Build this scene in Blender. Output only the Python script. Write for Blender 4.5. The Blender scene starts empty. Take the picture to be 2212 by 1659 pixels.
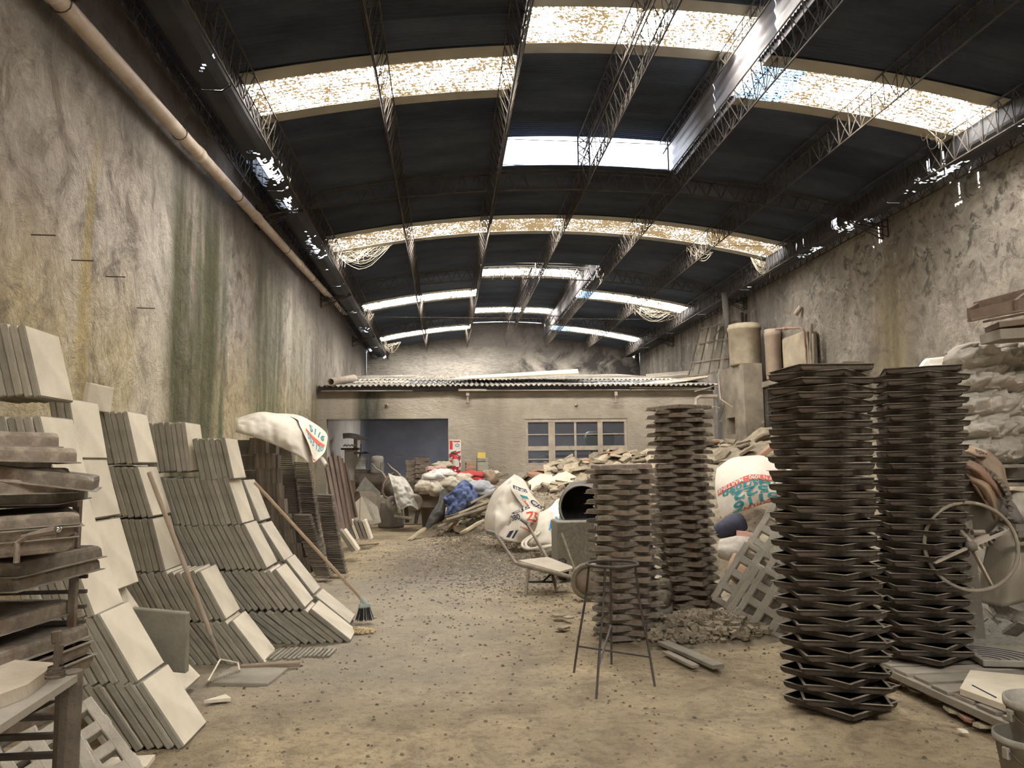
import bpy, bmesh, math, random
from math import sin, cos, pi, radians, sqrt, atan2
from mathutils import Vector, Matrix, Euler, noise
random.seed(7)
C = bpy.context.scene.collection
S = bpy.context.scene

# ------------------------------------------------------------------ camera
IW, IH, FOC, EYE = 2212.0, 1659.0, 1600.0, 1.5
VPX, VPY, ROLL = 965.0, 1000.0, radians(0.7)
_d = Vector(((VPX - IW / 2) / FOC, -(VPY - IH / 2) / FOC, 1.0)).normalized()
_r = Vector((cos(ROLL), sin(ROLL), 0))
_u = _d.cross(_r).normalized()
_x = _u.cross(_d)
AX = (_x, _d, _u)                                   # world X, Y, Z seen in camera axes
cam_d = bpy.data.cameras.new('camera'); cam = bpy.data.objects.new('camera', cam_d); C.objects.link(cam)
cam_d.sensor_fit = 'HORIZONTAL'; cam_d.sensor_width = 36.0; cam_d.lens = 36.0 * FOC / IW
cam_d.clip_start = 0.05; cam_d.clip_end = 300
_m = Matrix(((_x.x, _x.y, -_x.z), (_d.x, _d.y, -_d.z), (_u.x, _u.y, -_u.z)))   # camera to world
cam.matrix_world = Matrix.Translation((0, 0, EYE)) @ _m.to_4x4()
S.camera = cam

def ray(px, py):
    c = Vector(((px - IW / 2) / FOC, -(py - IH / 2) / FOC, 1.0))
    return Vector((AX[0].dot(c), AX[1].dot(c), AX[2].dot(c)))
def PY(px, py, Y):                                  # the point at depth Y
    d = ray(px, py); t = Y / d.y; return Vector((d.x * t, Y, EYE + d.z * t))
def PX(px, py, X):
    d = ray(px, py); t = X / d.x; return Vector((X, d.y * t, EYE + d.z * t))
def PZ(px, py, Z=0.0):
    d = ray(px, py); t = (Z - EYE) / d.z; return Vector((d.x * t, d.y * t, Z))

# ------------------------------------------------------------------ world, sun, exposure
w = bpy.data.worlds.new('sky'); S.world = w; w.use_nodes = True
nt = w.node_tree; bg = nt.nodes['Background']
tc = nt.nodes.new('ShaderNodeTexCoord'); sp = nt.nodes.new('ShaderNodeSeparateXYZ'); cr = nt.nodes.new('ShaderNodeValToRGB')
nt.links.new(tc.outputs['Generated'], sp.inputs[0]); nt.links.new(sp.outputs['Z'], cr.inputs[0]); nt.links.new(cr.outputs[0], bg.inputs[0])
cr.color_ramp.elements[0].color = (0.86, 0.92, 1.0, 1); cr.color_ramp.elements[1].color = (0.30, 0.52, 0.95, 1)
cr.color_ramp.elements[0].position = 0.30; cr.color_ramp.elements[1].position = 0.95
bg.inputs[1].default_value = 0.9
sun_d = bpy.data.lights.new('sun', 'SUN'); sun = bpy.data.objects.new('sun', sun_d); C.objects.link(sun)
SUN = Vector((4.5, 1.0, -5.4)).normalized()
sun.rotation_euler = SUN.to_track_quat('-Z', 'Y').to_euler(); sun.location = (-20, 0, 25)
sun_d.energy = 14.0; sun_d.angle = radians(0.6); sun_d.color = (1.0, 0.97, 0.92)
S.view_settings.view_transform = 'Standard'; S.view_settings.look = 'None'
S.view_settings.gamma = 1.0; S.view_settings.use_curve_mapping = False
S.view_settings.exposure = 3.2
SKY_PANE = 15.0                                      # light given by the translucent roof sheets
S.cycles.max_bounces = 7; S.cycles.diffuse_bounces = 3; S.cycles.use_adaptive_sampling = True; S.cycles.adaptive_threshold = 0.03; S.cycles.glossy_bounces = 2
S.cycles.transmission_bounces = 4; S.cycles.transparent_max_bounces = 8
S.cycles.caustics_reflective = False; S.cycles.caustics_refractive = False
S.cycles.sample_clamp_indirect = 4.0

# ------------------------------------------------------------------ mesh helper
class MB:
    def __init__(s): s.v = []; s.f = []
    def add(s, vs, fs):
        o = len(s.v); s.v.extend([tuple(v) for v in vs]); s.f.extend([tuple(i + o for i in f) for f in fs]); return s
    def box(s, c, d, R=None, b=0.0):
        hx, hy, hz = d[0] / 2, d[1] / 2, d[2] / 2
        c = Vector(c)
        if b <= 0:
            vs = [(x, y, z) for x in (-hx, hx) for y in (-hy, hy) for z in (-hz, hz)]
            fs = [(0, 1, 3, 2), (4, 6, 7, 5), (0, 4, 5, 1), (2, 3, 7, 6), (0, 2, 6, 4), (1, 5, 7, 3)]
        else:                                       # chamfered box
            b = min(b, hx * .9, hy * .9, hz * .9); vs = []; idx = {}
            for sx in (-1, 1):
                for sy in (-1, 1):
                    for sz in (-1, 1):
                        for k in range(3):
                            p = [sx * (hx - b), sy * (hy - b), sz * (hz - b)]
                            p[k] = (sx * hx, sy * hy, sz * hz)[k]
                            idx[(sx, sy, sz, k)] = len(vs); vs.append(tuple(p))
            fs = []
            for k in range(3):
                a, c2 = [(1, 2), (2, 0), (0, 1)][k]
                for sg in (-1, 1):
                    q = []
                    for (u, w_) in ((-1, -1), (1, -1), (1, 1), (-1, 1)):
                        t = [0, 0, 0]; t[k] = sg; t[a] = u; t[c2] = w_; q.append(idx[(*t, k)])
                    fs.append(tuple(q if sg > 0 else q[::-1]))
            for k in range(3):                      # edge strips, edge direction k
                a, c2 = [(1, 2), (2, 0), (0, 1)][k]
                for u in (-1, 1):
                    for w_ in (-1, 1):
                        def ii(e, kk):
                            t = [0, 0, 0]; t[k] = e; t[a] = u; t[c2] = w_; return idx[(*t, kk)]
                        q = [ii(-1, a), ii(1, a), ii(1, c2), ii(-1, c2)]
                        fs.append(tuple(q if u * w_ < 0 else q[::-1]))
            for sx in (-1, 1):
                for sy in (-1, 1):
                    for sz in (-1, 1):
                        q = [idx[(sx, sy, sz, k)] for k in range(3)]
                        fs.append(tuple(q if sx * sy * sz > 0 else q[::-1]))
        if R is not None: vs = [R @ Vector(v) for v in vs]
        return s.add([Vector(v) + c for v in vs], fs)
    def bar(s, a, b, r, n=6, r2=None):
        a, b = Vector(a), Vector(b); d = (b - a)
        if d.length < 1e-6: return s
        q = d.to_track_quat('Z', 'Y'); r2 = r if r2 is None else r2
        vs = []
        for (p, rr) in ((a, r), (b, r2)):
            for i in range(n):
                t = 2 * pi * (i + .5) / n; vs.append(p + q @ Vector((rr * cos(t), rr * sin(t), 0)))
        fs = [(i, (i + 1) % n, n + (i + 1) % n, n + i) for i in range(n)]
        fs += [tuple(range(n))[::-1], tuple(range(n, 2 * n))]
        return s.add(vs, fs)
    def tube(s, pts, r, n=8, closed=False, cap=True):
        pts = [Vector(p) for p in pts]; N = len(pts); vs = []; fs = []
        up = None
        for i, p in enumerate(pts):
            if closed: t = (pts[(i + 1) % N] - pts[i - 1])
            else: t = (pts[min(i + 1, N - 1)] - pts[max(i - 1, 0)])
            t.normalize()
            if up is None:
                up = Vector((0, 0, 1)) if abs(t.z) < .9 else Vector((1, 0, 0))
            a = t.cross(up).normalized(); up = a.cross(t).normalized()
            rr = r[i] if isinstance(r, (list, tuple)) else r
            for k in range(n):
                th = 2 * pi * k / n; vs.append(p + a * rr * cos(th) + up * rr * sin(th))
        M = N if closed else N - 1
        for i in range(M):
            j = (i + 1) % N
            for k in range(n):
                k2 = (k + 1) % n
                fs.append((i * n + k, i * n + k2, j * n + k2, j * n + k))
        if cap and not closed: fs += [tuple(range(n)), tuple(range((N - 1) * n, N * n))[::-1]]
        return s.add(vs, fs)
    def lathe(s, prof, n=24, c=(0, 0, 0), R=None, closed=False):
        vs = []; fs = []; c = Vector(c)
        for (r, z) in prof:
            for k in range(n):
                t = 2 * pi * k / n; v = Vector((r * cos(t), r * sin(t), z))
                vs.append(c + (R @ v if R is not None else v))
        m = len(prof)
        for i in range(m if closed else m - 1):
            j = (i + 1) % m
            for k in range(n):
                k2 = (k + 1) % n; fs.append((i * n + k, i * n + k2, j * n + k2, j * n + k))
        return s.add(vs, fs)
    def prism(s, poly, h, R=None, c=(0, 0, 0), taper=1.0):       # outline in xy, thickness h along z
        n = len(poly); c = Vector(c)
        vs = [Vector((x, y, 0)) for x, y in poly] + [Vector((x * taper, y * taper, h)) for x, y in poly]
        if R is not None: vs = [R @ v for v in vs]
        fs = [tuple(range(n))[::-1], tuple(range(n, 2 * n))] + [(i, (i + 1) % n, n + (i + 1) % n, n + i) for i in range(n)]
        return s.add([v + c for v in vs], fs)
    def grid(s, fn, nu, nv, skip=None):
        vs = [fn(i / nu, j / nv) for j in range(nv + 1) for i in range(nu + 1)]
        fs = []
        for j in range(nv):
            for i in range(nu):
                if skip and skip(i, j): continue
                a = j * (nu + 1) + i; fs.append((a, a + 1, a + nu + 2, a + nu + 1))
        return s.add(vs, fs)
    def mesh(s, name, m=None, smooth=False):
        me = bpy.data.meshes.new(name); me.from_pydata([tuple(v) for v in s.v], [], s.f); me.update()
        if m is not None: me.materials.append(m)
        if smooth:
            for p in me.polygons: p.use_smooth = True
        return me

def tag(o, label=None, cat=None, group=None, kind=None):
    if label: o['label'] = label
    if cat: o['category'] = cat
    if group: o['group'] = group
    if kind: o['kind'] = kind
    return o
def link(name, data, parent=None, loc=None, rot=None):
    o = bpy.data.objects.new(name, data)
    if loc is not None: o.location = loc
    if rot is not None:
        if isinstance(rot, Matrix): o.rotation_euler = rot.to_euler()
        else: o.rotation_euler = rot
    if parent is not None: o.parent = parent
    C.objects.link(o); return o
def obj(name, mb, m, parent=None, smooth=False, loc=None, rot=None, solid=0.0):
    o = link(name, mb.mesh(name, m, smooth), parent, loc, rot)
    if solid:
        md = o.modifiers.new('solid', 'SOLIDIFY'); md.thickness = solid; md.offset = 0
    return o
def thing(name, label, cat, loc=(0, 0, 0), rot=None, group=None):
    return tag(link(name, None, None, loc, rot), label, cat, group)
def struct(name, mb, m, parent=None, smooth=False):
    o = obj(name, mb, m, parent, smooth)
    if parent is None: o['kind'] = 'structure'
    return o
def RZ(a): return Matrix.Rotation(a, 3, 'Z')
def RX(a): return Matrix.Rotation(a, 3, 'X')
def RY(a): return Matrix.Rotation(a, 3, 'Y')
ORD = ['topmost', 'second', 'third', 'fourth', 'fifth', 'sixth', 'seventh', 'eighth', 'ninth', 'tenth', 'eleventh', 'twelfth', 'thirteenth',
       'fourteenth', 'fifteenth', 'sixteenth', 'seventeenth', 'eighteenth', 'nineteenth', 'twentieth']
TENS = {20: 'twenty', 30: 'thirty', 40: 'forty', 50: 'fifty'}
def nth(k):                                         # 1 -> first
    if k == 1: return 'first'
    if k <= 20: return ORD[k - 1]
    t, u = k // 10 * 10, k % 10
    if u == 0: return {30: 'thirtieth', 40: 'fortieth', 50: 'fiftieth'}[t]
    return TENS[t] + '-' + ('first' if u == 1 else ORD[u - 1])

# ------------------------------------------------------------------ materials
class NT:
    def __init__(s, name):
        s.m = bpy.data.materials.new(name); s.m.use_nodes = True; s.t = s.m.node_tree; s.n = s.t.nodes
        s.b = s.n['Principled BSDF']; s.b.inputs['Roughness'].default_value = .85
        s.b.inputs['Specular IOR Level'].default_value = .25
        s.tc = s.n.new('ShaderNodeTexCoord')
        s.co = s.tc.outputs['Object']
    def L(s, a, b): s.t.links.new(a, b)
    def mp(s, scale=(1, 1, 1), src=None, loc=None):
        n = s.n.new('ShaderNodeMapping'); n.inputs['Scale'].default_value = scale
        if loc is not None: n.inputs['Location'].default_value = loc
        s.L(src or s.co, n.inputs[0]); return n.outputs[0]
    def noise(s, sc, det=4, rough=.55, src=None, dist=0.0, col=False):
        n = s.n.new('ShaderNodeTexNoise'); n.inputs['Scale'].default_value = sc; n.inputs['Detail'].default_value = det
        n.inputs['Roughness'].default_value = rough; n.inputs['Distortion'].default_value = dist
        s.L(src or s.co, n.inputs['Vector']); return n.outputs['Color' if col else 'Fac']
    def vor(s, sc, src=None, feat='F1', out='Distance'):
        n = s.n.new('ShaderNodeTexVoronoi'); n.inputs['Scale'].default_value = sc; n.feature = feat
        s.L(src or s.co, n.inputs['Vector']); return n.outputs[out]
    def ramp(s, f, stops):
        n = s.n.new('ShaderNodeValToRGB'); e = n.color_ramp.elements
        while len(e) < len(stops): e.new(.5)
        for el, (p, c) in zip(e, stops):
            el.position = p; el.color = (*c, 1) if isinstance(c, (tuple, list)) else (c, c, c, 1)
        s.L(f, n.inputs[0]); return n.outputs[0]
    def mix(s, f, a, b, mode='MIX'):
        n = s.n.new('ShaderNodeMix'); n.data_type = 'RGBA'; n.blend_type = mode; n.clamp_result = True
        for v, i in ((f, 0), (a, 6), (b, 7)):
            if isinstance(v, bpy.types.NodeSocket): s.L(v, n.inputs[i])
            elif i == 0: n.inputs[0].default_value = v
            else: n.inputs[i].default_value = (*v, 1)
        return n.outputs[2]
    def math(s, op, a, b=None, c=None):
        n = s.n.new('ShaderNodeMath'); n.operation = op
        for k, v in enumerate((a, b, c)):
            if v is None: continue
            if isinstance(v, bpy.types.NodeSocket): s.L(v, n.inputs[k])
            else: n.inputs[k].default_value = v
        return n.outputs[0]
    def sep(s, src=None):
        n = s.n.new('ShaderNodeSeparateXYZ'); s.L(src or s.co, n.inputs[0]); return n.outputs
    def rnd(s): return s.n.new('ShaderNodeObjectInfo').outputs['Random']
    def win(s, v, a, b, soft):                      # 1 inside a..b
        x = s.math('DIVIDE', s.math('SUBTRACT', v, a - soft), soft); y = s.math('DIVIDE', s.math('SUBTRACT', b + soft, v), soft)
        n = s.n.new('ShaderNodeClamp'); s.L(s.math('MINIMUM', x, y), n.inputs[0]); return n.outputs[0]
    def color(s, c):
        if isinstance(c, bpy.types.NodeSocket): s.L(c, s.b.inputs['Base Color'])
        else: s.b.inputs['Base Color'].default_value = (*c, 1)
        return s
    def rough(s, r):
        if isinstance(r, bpy.types.NodeSocket): s.L(r, s.b.inputs['Roughness'])
        else: s.b.inputs['Roughness'].default_value = r
        return s
    def bump(s, h, st=.3, d=.02):
        n = s.n.new('ShaderNodeBump'); n.inputs['Strength'].default_value = st; n.inputs['Distance'].default_value = d
        s.L(h, n.inputs['Height']); s.L(n.outputs[0], s.b.inputs['Normal']); return s

def plain(name, a, b=None, sc=6, rough=.85, bump=.2, metal=0.0, var=.0, bsc=None, world=False):
    """two colours mixed by noise, a little relief, optional brightness change from object to object"""
    t = NT(name); b = b or tuple(x * .7 for x in a)
    if world:
        g = t.n.new('ShaderNodeNewGeometry'); t.co = g.outputs['Position']
    f = t.noise(sc, 5, .6); c = t.ramp(f, [(.32, a), (.68, b)])
    if var:
        r = t.rnd(); k = t.math('ADD', t.math('MULTIPLY', r, var), 1 - var * .5)
        n = t.n.new('ShaderNodeVectorMath'); n.operation = 'SCALE'; t.L(c, n.inputs[0]); t.L(k, n.inputs['Scale']); c = n.outputs[0]
    t.color(c).rough(rough); t.b.inputs['Metallic'].default_value = metal
    if bump: t.bump(t.noise(bsc or sc * 8, 4, .6), bump, .01)
    return t.m
# ------------------------------------------------------------------ materials of the shell
XL, XR, YB, YA, ZC, XC = -3.42, 8.55, 32.0, 20.0, 7.01, 2.6
def roof_z(x): return ZC - .0216 * (x - XC) ** 2

def wall_left_mat():
    t = NT('stained_plaster_left'); s = t.sep(); y, z = s['Y'], s['Z']
    big = t.noise(.55, 5, .6, t.mp((1, 1, .45))); fine = t.noise(7, 6, .68, t.mp((1, 1, .85)))
    drip = t.noise(2.2, 6, .65, t.mp((1, 1, .13)), .4)
    c = t.ramp(big, [(.30, (.30, .25, .21)), (.45, (.50, .44, .37)), (.58, (.60, .55, .47)), (.75, (.54, .45, .41))])
    c = t.mix(t.ramp(fine, [(.38, .55), (.62, 0)]), c, (.30, .26, .22))
    low = t.win(t.math('ADD', z, t.math('MULTIPLY', big, 1.6)), 0, 3.55, 1.1)
    c = t.mix(t.math('MULTIPLY', low, .62), c, t.ramp(fine, [(.3, (.40, .30, .12)), (.7, (.66, .54, .29))]))
    m1 = t.noise(1.7, 7, .74, t.mp((1, 1, .9)), .9)
    c = t.mix(t.ramp(m1, [(.38, .75), (.50, 0)]), c, (.17, .14, .115))
    c = t.mix(t.ramp(m1, [(.54, 0), (.68, .65)]), c, (.74, .68, .59))
    # run-off stains: place along the wall, start height, green and black
    for (a, b, sft, zt, col, k) in ((9.65, 10.25, .45, 4.8, (.028, .032, .018), 1.0), (10.65, 11.15, .35, 4.7, (.035, .05, .02), .95), (9.6, 11.3, .5, 4.8, (.16, .15, .08), .6),
                               (11.6, 11.75, .18, 4.0, (.03, .075, .03), .9), (13.6, 15.4, .7, 4.9, (.09, .11, .055), .85), (16.6, 18.3, .8, 4.6, (.11, .12, .07), .6),
                               (7.28, 7.36, .10, 3.9, (.50, .37, .12), .6), (8.6, 9.2, .4, 5.2, (.62, .58, .50), .5), (19.2, 20, .5, 4.4, (.10, .09, .06), .7)):
        m = t.math('MULTIPLY', t.win(t.math('ADD', y, t.math('MULTIPLY', t.math('SUBTRACT', big, .5), 1.2)), a, b, sft), t.win(z, -1, zt, 1.1))
        m = t.math('MULTIPLY', m, t.ramp(t.math('ADD', t.math('MULTIPLY', drip, .55), t.math('MULTIPLY', m1, .45)), [(.40, .15), (.56, 1.0)]))
        c = t.mix(t.math('MULTIPLY', m, k), c, col)
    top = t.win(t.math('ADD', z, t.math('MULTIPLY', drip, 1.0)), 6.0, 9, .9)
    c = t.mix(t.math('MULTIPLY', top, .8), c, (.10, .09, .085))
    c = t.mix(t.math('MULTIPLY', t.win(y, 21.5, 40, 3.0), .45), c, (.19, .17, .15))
    spots = t.ramp(t.vor(9, t.mp((1, 1, .7))), [(.07, 1), (.14, 0)])
    c = t.mix(t.math('MULTIPLY', spots, t.math('MULTIPLY', t.ramp(big, [(.5, 0), (.6, 1)]), .5)), c, (.12, .11, .09))
    t.color(c).rough(.92).bump(t.math('ADD', t.math('MULTIPLY', fine, .6), t.math('MULTIPLY', t.noise(2.4, 7, .72, t.mp((1, 1, .95)), 1.0), 1.5)), .9, .07); return t.m
def wall_right_mat():
    t = NT('stained_plaster_right'); s = t.sep(); y, z = s['Y'], s['Z']
    big = t.noise(.5, 5, .6, t.mp((1, 1, .8))); fine = t.noise(6, 6, .65); drip = t.noise(2.0, 6, .65, t.mp((1, 1, .15)), .4)
    c = t.ramp(big, [(.32, (.27, .235, .19)), (.46, (.44, .39, .32)), (.62, (.56, .50, .42)), (.8, (.60, .56, .50))])
    c = t.mix(t.ramp(fine, [(.40, .45), (.6, 0)]), c, (.26, .23, .19))
    mould = t.ramp(t.noise(3.4, 7, .72, None, 1.0), [(.52, 0), (.60, 1)])
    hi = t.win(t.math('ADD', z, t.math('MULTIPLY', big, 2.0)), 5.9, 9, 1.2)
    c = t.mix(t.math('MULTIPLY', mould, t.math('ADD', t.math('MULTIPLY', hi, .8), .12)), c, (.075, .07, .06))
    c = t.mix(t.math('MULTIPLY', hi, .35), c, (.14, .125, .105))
    for (a, b, sft, zt, col, k) in ((13.1, 13.2, .10, 4.9, (.12, .11, .05), .8), (13.35, 13.4, .08, 4.9, (.14, .12, .06), .7), (12.9, 13.6, .45, 4.6, (.46, .37, .20), .45), (17.5, 19, 1.0, 4.4, (.55, .44, .26), .6), (15.5, 17.6, .8, 7, (.17, .155, .13), .45)):
        m = t.math('MULTIPLY', t.win(t.math('ADD', y, t.math('MULTIPLY', t.math('SUBTRACT', big, .5), .8)), a, b, sft), t.win(z, -1, zt, .9))
        c = t.mix(t.math('MULTIPLY', t.math('MULTIPLY', m, t.ramp(drip, [(.34, .4), (.62, 1.0)])), k), c, col)
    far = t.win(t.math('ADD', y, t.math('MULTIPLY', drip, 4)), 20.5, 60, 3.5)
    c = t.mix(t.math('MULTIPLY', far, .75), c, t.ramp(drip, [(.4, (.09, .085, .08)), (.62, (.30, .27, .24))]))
    m1 = t.noise(1.7, 7, .74, None, 1.6)
    c = t.mix(t.ramp(m1, [(.38, .6), (.50, 0)]), c, (.17, .145, .12))
    c = t.mix(t.ramp(m1, [(.56, 0), (.72, .5)]), c, (.68, .62, .53))
    t.color(c).rough(.92).bump(t.math('ADD', t.math('MULTIPLY', fine, .6), t.math('MULTIPLY', t.noise(2.0, 6, .72, None, 1.6), 1.4)), .9, .07); return t.m
def wall_back_mat():
    t = NT('mouldy_render_back'); s = t.sep(); big = t.noise(.8, 6, .7, None, .6); w_ = t.noise(5, 5, .6, t.mp((.5, 1, 2.2)), 2.0)
    c = t.ramp(big, [(.42, (.06, .055, .05)), (.52, (.22, .20, .175)), (.66, (.42, .38, .33))])
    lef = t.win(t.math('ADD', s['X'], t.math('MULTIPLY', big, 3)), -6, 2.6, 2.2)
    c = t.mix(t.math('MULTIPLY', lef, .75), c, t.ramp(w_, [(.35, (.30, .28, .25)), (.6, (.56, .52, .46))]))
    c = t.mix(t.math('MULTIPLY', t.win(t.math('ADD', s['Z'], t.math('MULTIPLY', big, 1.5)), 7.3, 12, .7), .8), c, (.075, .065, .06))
    t.color(c).bump(w_, .7, .06); return t.m
def annex_mat():
    t = NT('rough_render_annex'); s = t.sep(); big = t.noise(.9, 5, .6); w_ = t.noise(7, 6, .65, t.mp((.6, 1, 1.8)), 1.2)
    c = t.ramp(big, [(.3, (.27, .235, .185)), (.5, (.385, .34, .275)), (.72, (.46, .41, .34))])
    c = t.mix(t.ramp(w_, [(.35, .4), (.6, 0)]), c, (.24, .21, .17))
    d = t.noise(3, 5, .6, t.mp((1, 1, .2)))
    for (a, b, sf, zt, col, k) in ((-3.4, -1.4, .4, 3.5, (.20, .17, .13), .6), (-2.30, -1.80, .22, 3.5, (.03, .034, .026), .97), (.95, 1.45, .3, 3.3, (.20, .17, .13), .65), (1.5, 2.0, .2, 2.9, (.26, .22, .17), .4)):
        m = t.math('MULTIPLY', t.win(s['X'], a, b, sf), t.win(s['Z'], 2.3 if col[0] < .1 else -1, zt, .5))
        c = t.mix(t.math('MULTIPLY', t.math('MULTIPLY', m, t.ramp(d, [(.3, .5), (.6, 1)])), k), c, col)
    c = t.mix(t.math('MULTIPLY', t.win(s['Z'], -1, .9, .3), .45), c, (.20, .18, .15))
    t.color(c).bump(w_, .6, .04); return t.m
def floor_mat():
    t = NT('dusty_earth_floor'); s = t.sep(); x, y = s['X'], s['Y']
    big = t.noise(.5, 5, .6, None, .5); mid = t.noise(2.6, 6, .68, None, .6); fine = t.noise(16, 6, .7); grain = t.noise(70, 3, .7)
    c = t.ramp(big, [(.32, (.245, .19, .12)), (.5, (.385, .305, .195)), (.66, (.52, .41, .255))])
    c = t.mix(t.ramp(mid, [(.36, .65), (.52, 0)]), c, (.165, .13, .088))
    c = t.mix(t.ramp(mid, [(.58, 0), (.74, .55)]), c, (.66, .52, .33))
    c = t.mix(t.ramp(fine, [(.38, .45), (.50, 0)]), c, (.14, .115, .085))
    c = t.mix(t.ramp(grain, [(.30, .6), (.42, 0)]), c, (.11, .09, .07))
    # grey dust near the tile piles, dark gravel in the middle
    g = t.math('MULTIPLY', t.win(y, 5.6, 9.5, 1.2), t.win(t.math('ADD', x, mid), -1.2, .6, .9))
    c = t.mix(t.math('MULTIPLY', g, .55), c, (.33, .30, .25))
    g = t.math('MULTIPLY', t.win(t.math('ADD', y, big), 10.2, 15, 1.0), t.win(t.math('ADD', x, t.math('MULTIPLY', mid, 2)), .3, 3.2, .7))
    c = t.mix(t.math('MULTIPLY', t.math('MULTIPLY', g, t.ramp(fine, [(.35, 1), (.6, .35)])), .7), c, (.14, .13, .115))
    t.color(c).rough(.95)
    h = t.math('ADD', t.math('MULTIPLY', fine, .8), t.math('ADD', t.math('MULTIPLY', grain, .25), t.math('MULTIPLY', mid, 1.4)))
    t.bump(h, .9, .035); return t.m
def roof_mat():
    t = NT('dark_roof_sheet'); t.co = t.n.new('ShaderNodeNewGeometry').outputs['Position']
    s = t.sep(); f = t.noise(1.3, 5, .65, t.mp((.35, 1, 1))); c = t.ramp(f, [(.3, (.024, .031, .044)), (.5, (.040, .051, .072)), (.72, (.068, .080, .105))])
    r = t.rnd(); n = t.n.new('ShaderNodeVectorMath'); n.operation = 'SCALE'; t.L(c, n.inputs[0]); t.L(t.math('ADD', t.math('MULTIPLY', r, .45), .8), n.inputs['Scale'])
    t.color(n.outputs[0]).rough(.8).bump(t.noise(20, 3), .15, .01); return t.m
def pane_mat(name, tint, strength, dirt=.5):
    t = NT(name); t.n.remove(t.b); e = t.n.new('ShaderNodeEmission'); o = t.n['Material Output']; t.L(e.outputs[0], o.inputs[0])
    t.co = t.n.new('ShaderNodeNewGeometry').outputs['Position']
    s = t.sep()
    f = t.noise(34, 4, .78, t.mp((.6, 1, 1))); g = t.noise(1.7, 3, .6)
    ph = t.math('MULTIPLY', s['Y'], 2 * pi / .076); lines = t.math('SINE', ph)
    f2 = t.math('ADD', f, t.math('MULTIPLY', t.math('SUBTRACT', g, .5), .35))
    f2 = t.math('SUBTRACT', f2, t.math('MULTIPLY', t.math('MULTIPLY', t.math('MAXIMUM', lines, 0.0), t.noise(9, 3, .6, t.mp((.4, 1, 1)))), .22))
    c = t.ramp(f2, [(dirt - .05, (.0035, .0024, .0012)), (dirt + .0, (.011, .008, .0045)), (dirt + .025, (.026, .021, .014)), (dirt + .05, tint)])
    t.L(c, e.inputs[0]); e.inputs[1].default_value = strength; return t.m

M_WL, M_WR, M_WB, M_AN, M_FL, M_RF = wall_left_mat(), wall_right_mat(), wall_back_mat(), annex_mat(), floor_mat(), roof_mat()
M_PANE = pane_mat('translucent_sheet', (1.0, .955, .89), SKY_PANE, .498)
M_PANE_SHADOW = pane_mat('lantern_shadow_sheet', (.34, .56, .86), SKY_PANE * .03, .40)  # weaker blue glow, paints the lantern's shadow into the strip ends
M_STEEL = plain('rusty_dark_steel', (.055, .048, .042), (.12, .09, .065), 8, .7, .2, .0, .2)
M_LATT = plain('girder_steel', (.035, .031, .029), (.085, .069, .054), 3, .8, .1)
M_GUT = plain('gutter_metal', (.028, .030, .034), (.055, .055, .056), 1.5, .75, .1, world=True)
M_PIPE = plain('dusty_pvc_pipe', (.62, .52, .42), (.40, .32, .25), 2.5, .6, .15)
M_FIBRO = plain('fibre_cement_sheet', (.40, .36, .30), (.20, .18, .155), 1.8, .9, .25, 0, .35, world=True)
M_DARKSH = plain('dark_plastic_sheet', (.05, .055, .065), (.12, .11, .11), 1.5, .5, .1)
M_WOOD = plain('weathered_wood', (.34, .27, .19), (.20, .155, .11), 3, .85, .4, 0, .25, 24)
M_WOODG = plain('grey_dusty_wood', (.36, .32, .26), (.22, .19, .155), 3, .9, .4, 0, .25, 24)
M_FRAME = plain('dusty_painted_frame', (.42, .36, .29), (.30, .25, .20), 5, .8, .15)
M_CONC = plain('raw_concrete', (.37, .335, .27), (.24, .21, .165), 2.2, .92, .4, 0, 0, 14)

# ------------------------------------------------------------------ floor and walls
def fl_h(x, y):
    n = noise.noise(Vector((x * .9, y * .9, 0))) * .016 + noise.noise(Vector((x * 3.1, y * 3.1, 4))) * .008 + noise.noise(Vector((x * 8, y * 8, 9))) * .004
    return n * min(1, max(.25, (y - 3) / 3)) - .012
m = MB()
def fg(a, b, x0=XL - .1, x1=XR + .1, y0=-8.0, y1=YB):
    x, y = x0 + (x1 - x0) * a, y0 + (y1 - y0) * b; return (x, y, fl_h(x, y))
m.grid(fg, 130, 420); floor = struct('floor', m, M_FL, smooth=True)

def slab_wall(name, x0, x1, axis, pos, z0, z1, mat, thick, ztop=None, du=.4):
    """wall standing along axis, with a slightly uneven face on the room side"""
    mb = MB(); n = max(2, int((x1 - x0) / du)); nz = 12; sg = 1 if thick > 0 else -1
    def f(u, v, off=0.0):
        a = x0 + (x1 - x0) * u; top = ztop(a) if ztop else z1; z = z0 + (top - z0) * v
        w_ = pos + off + (0 if off else sg * .018 * noise.noise(Vector((a * .8, z * .8, pos))))
        return (w_, a, z) if axis == 'Y' else (a, w_, z)
    mb.grid(f, n, nz); mb.grid(lambda u, v: f(1 - u, v, thick), n, 1)
    a, b, c, d = f(0, 1), f(1, 1), f(1, 1, thick), f(0, 1, thick)
    mb.add([a, b, c, d], [(0, 1, 2, 3)]); mb.add([f(0, 0), f(0, 1), f(0, 1, thick), f(0, 0, thick)], [(0, 1, 2, 3)])
    mb.add([f(1, 0), f(1, 1), f(1, 1, thick), f(1, 0, thick)], [(0, 1, 2, 3)])
    return struct(name, mb, mat, smooth=False)
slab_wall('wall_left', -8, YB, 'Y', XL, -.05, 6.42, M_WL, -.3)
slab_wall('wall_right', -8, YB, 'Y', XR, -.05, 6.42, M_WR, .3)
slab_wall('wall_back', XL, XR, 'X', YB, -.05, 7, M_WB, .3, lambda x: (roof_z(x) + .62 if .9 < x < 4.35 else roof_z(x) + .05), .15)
mb = MB()                                           # street front behind the viewer: piers and a lintel round an open gate
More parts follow.
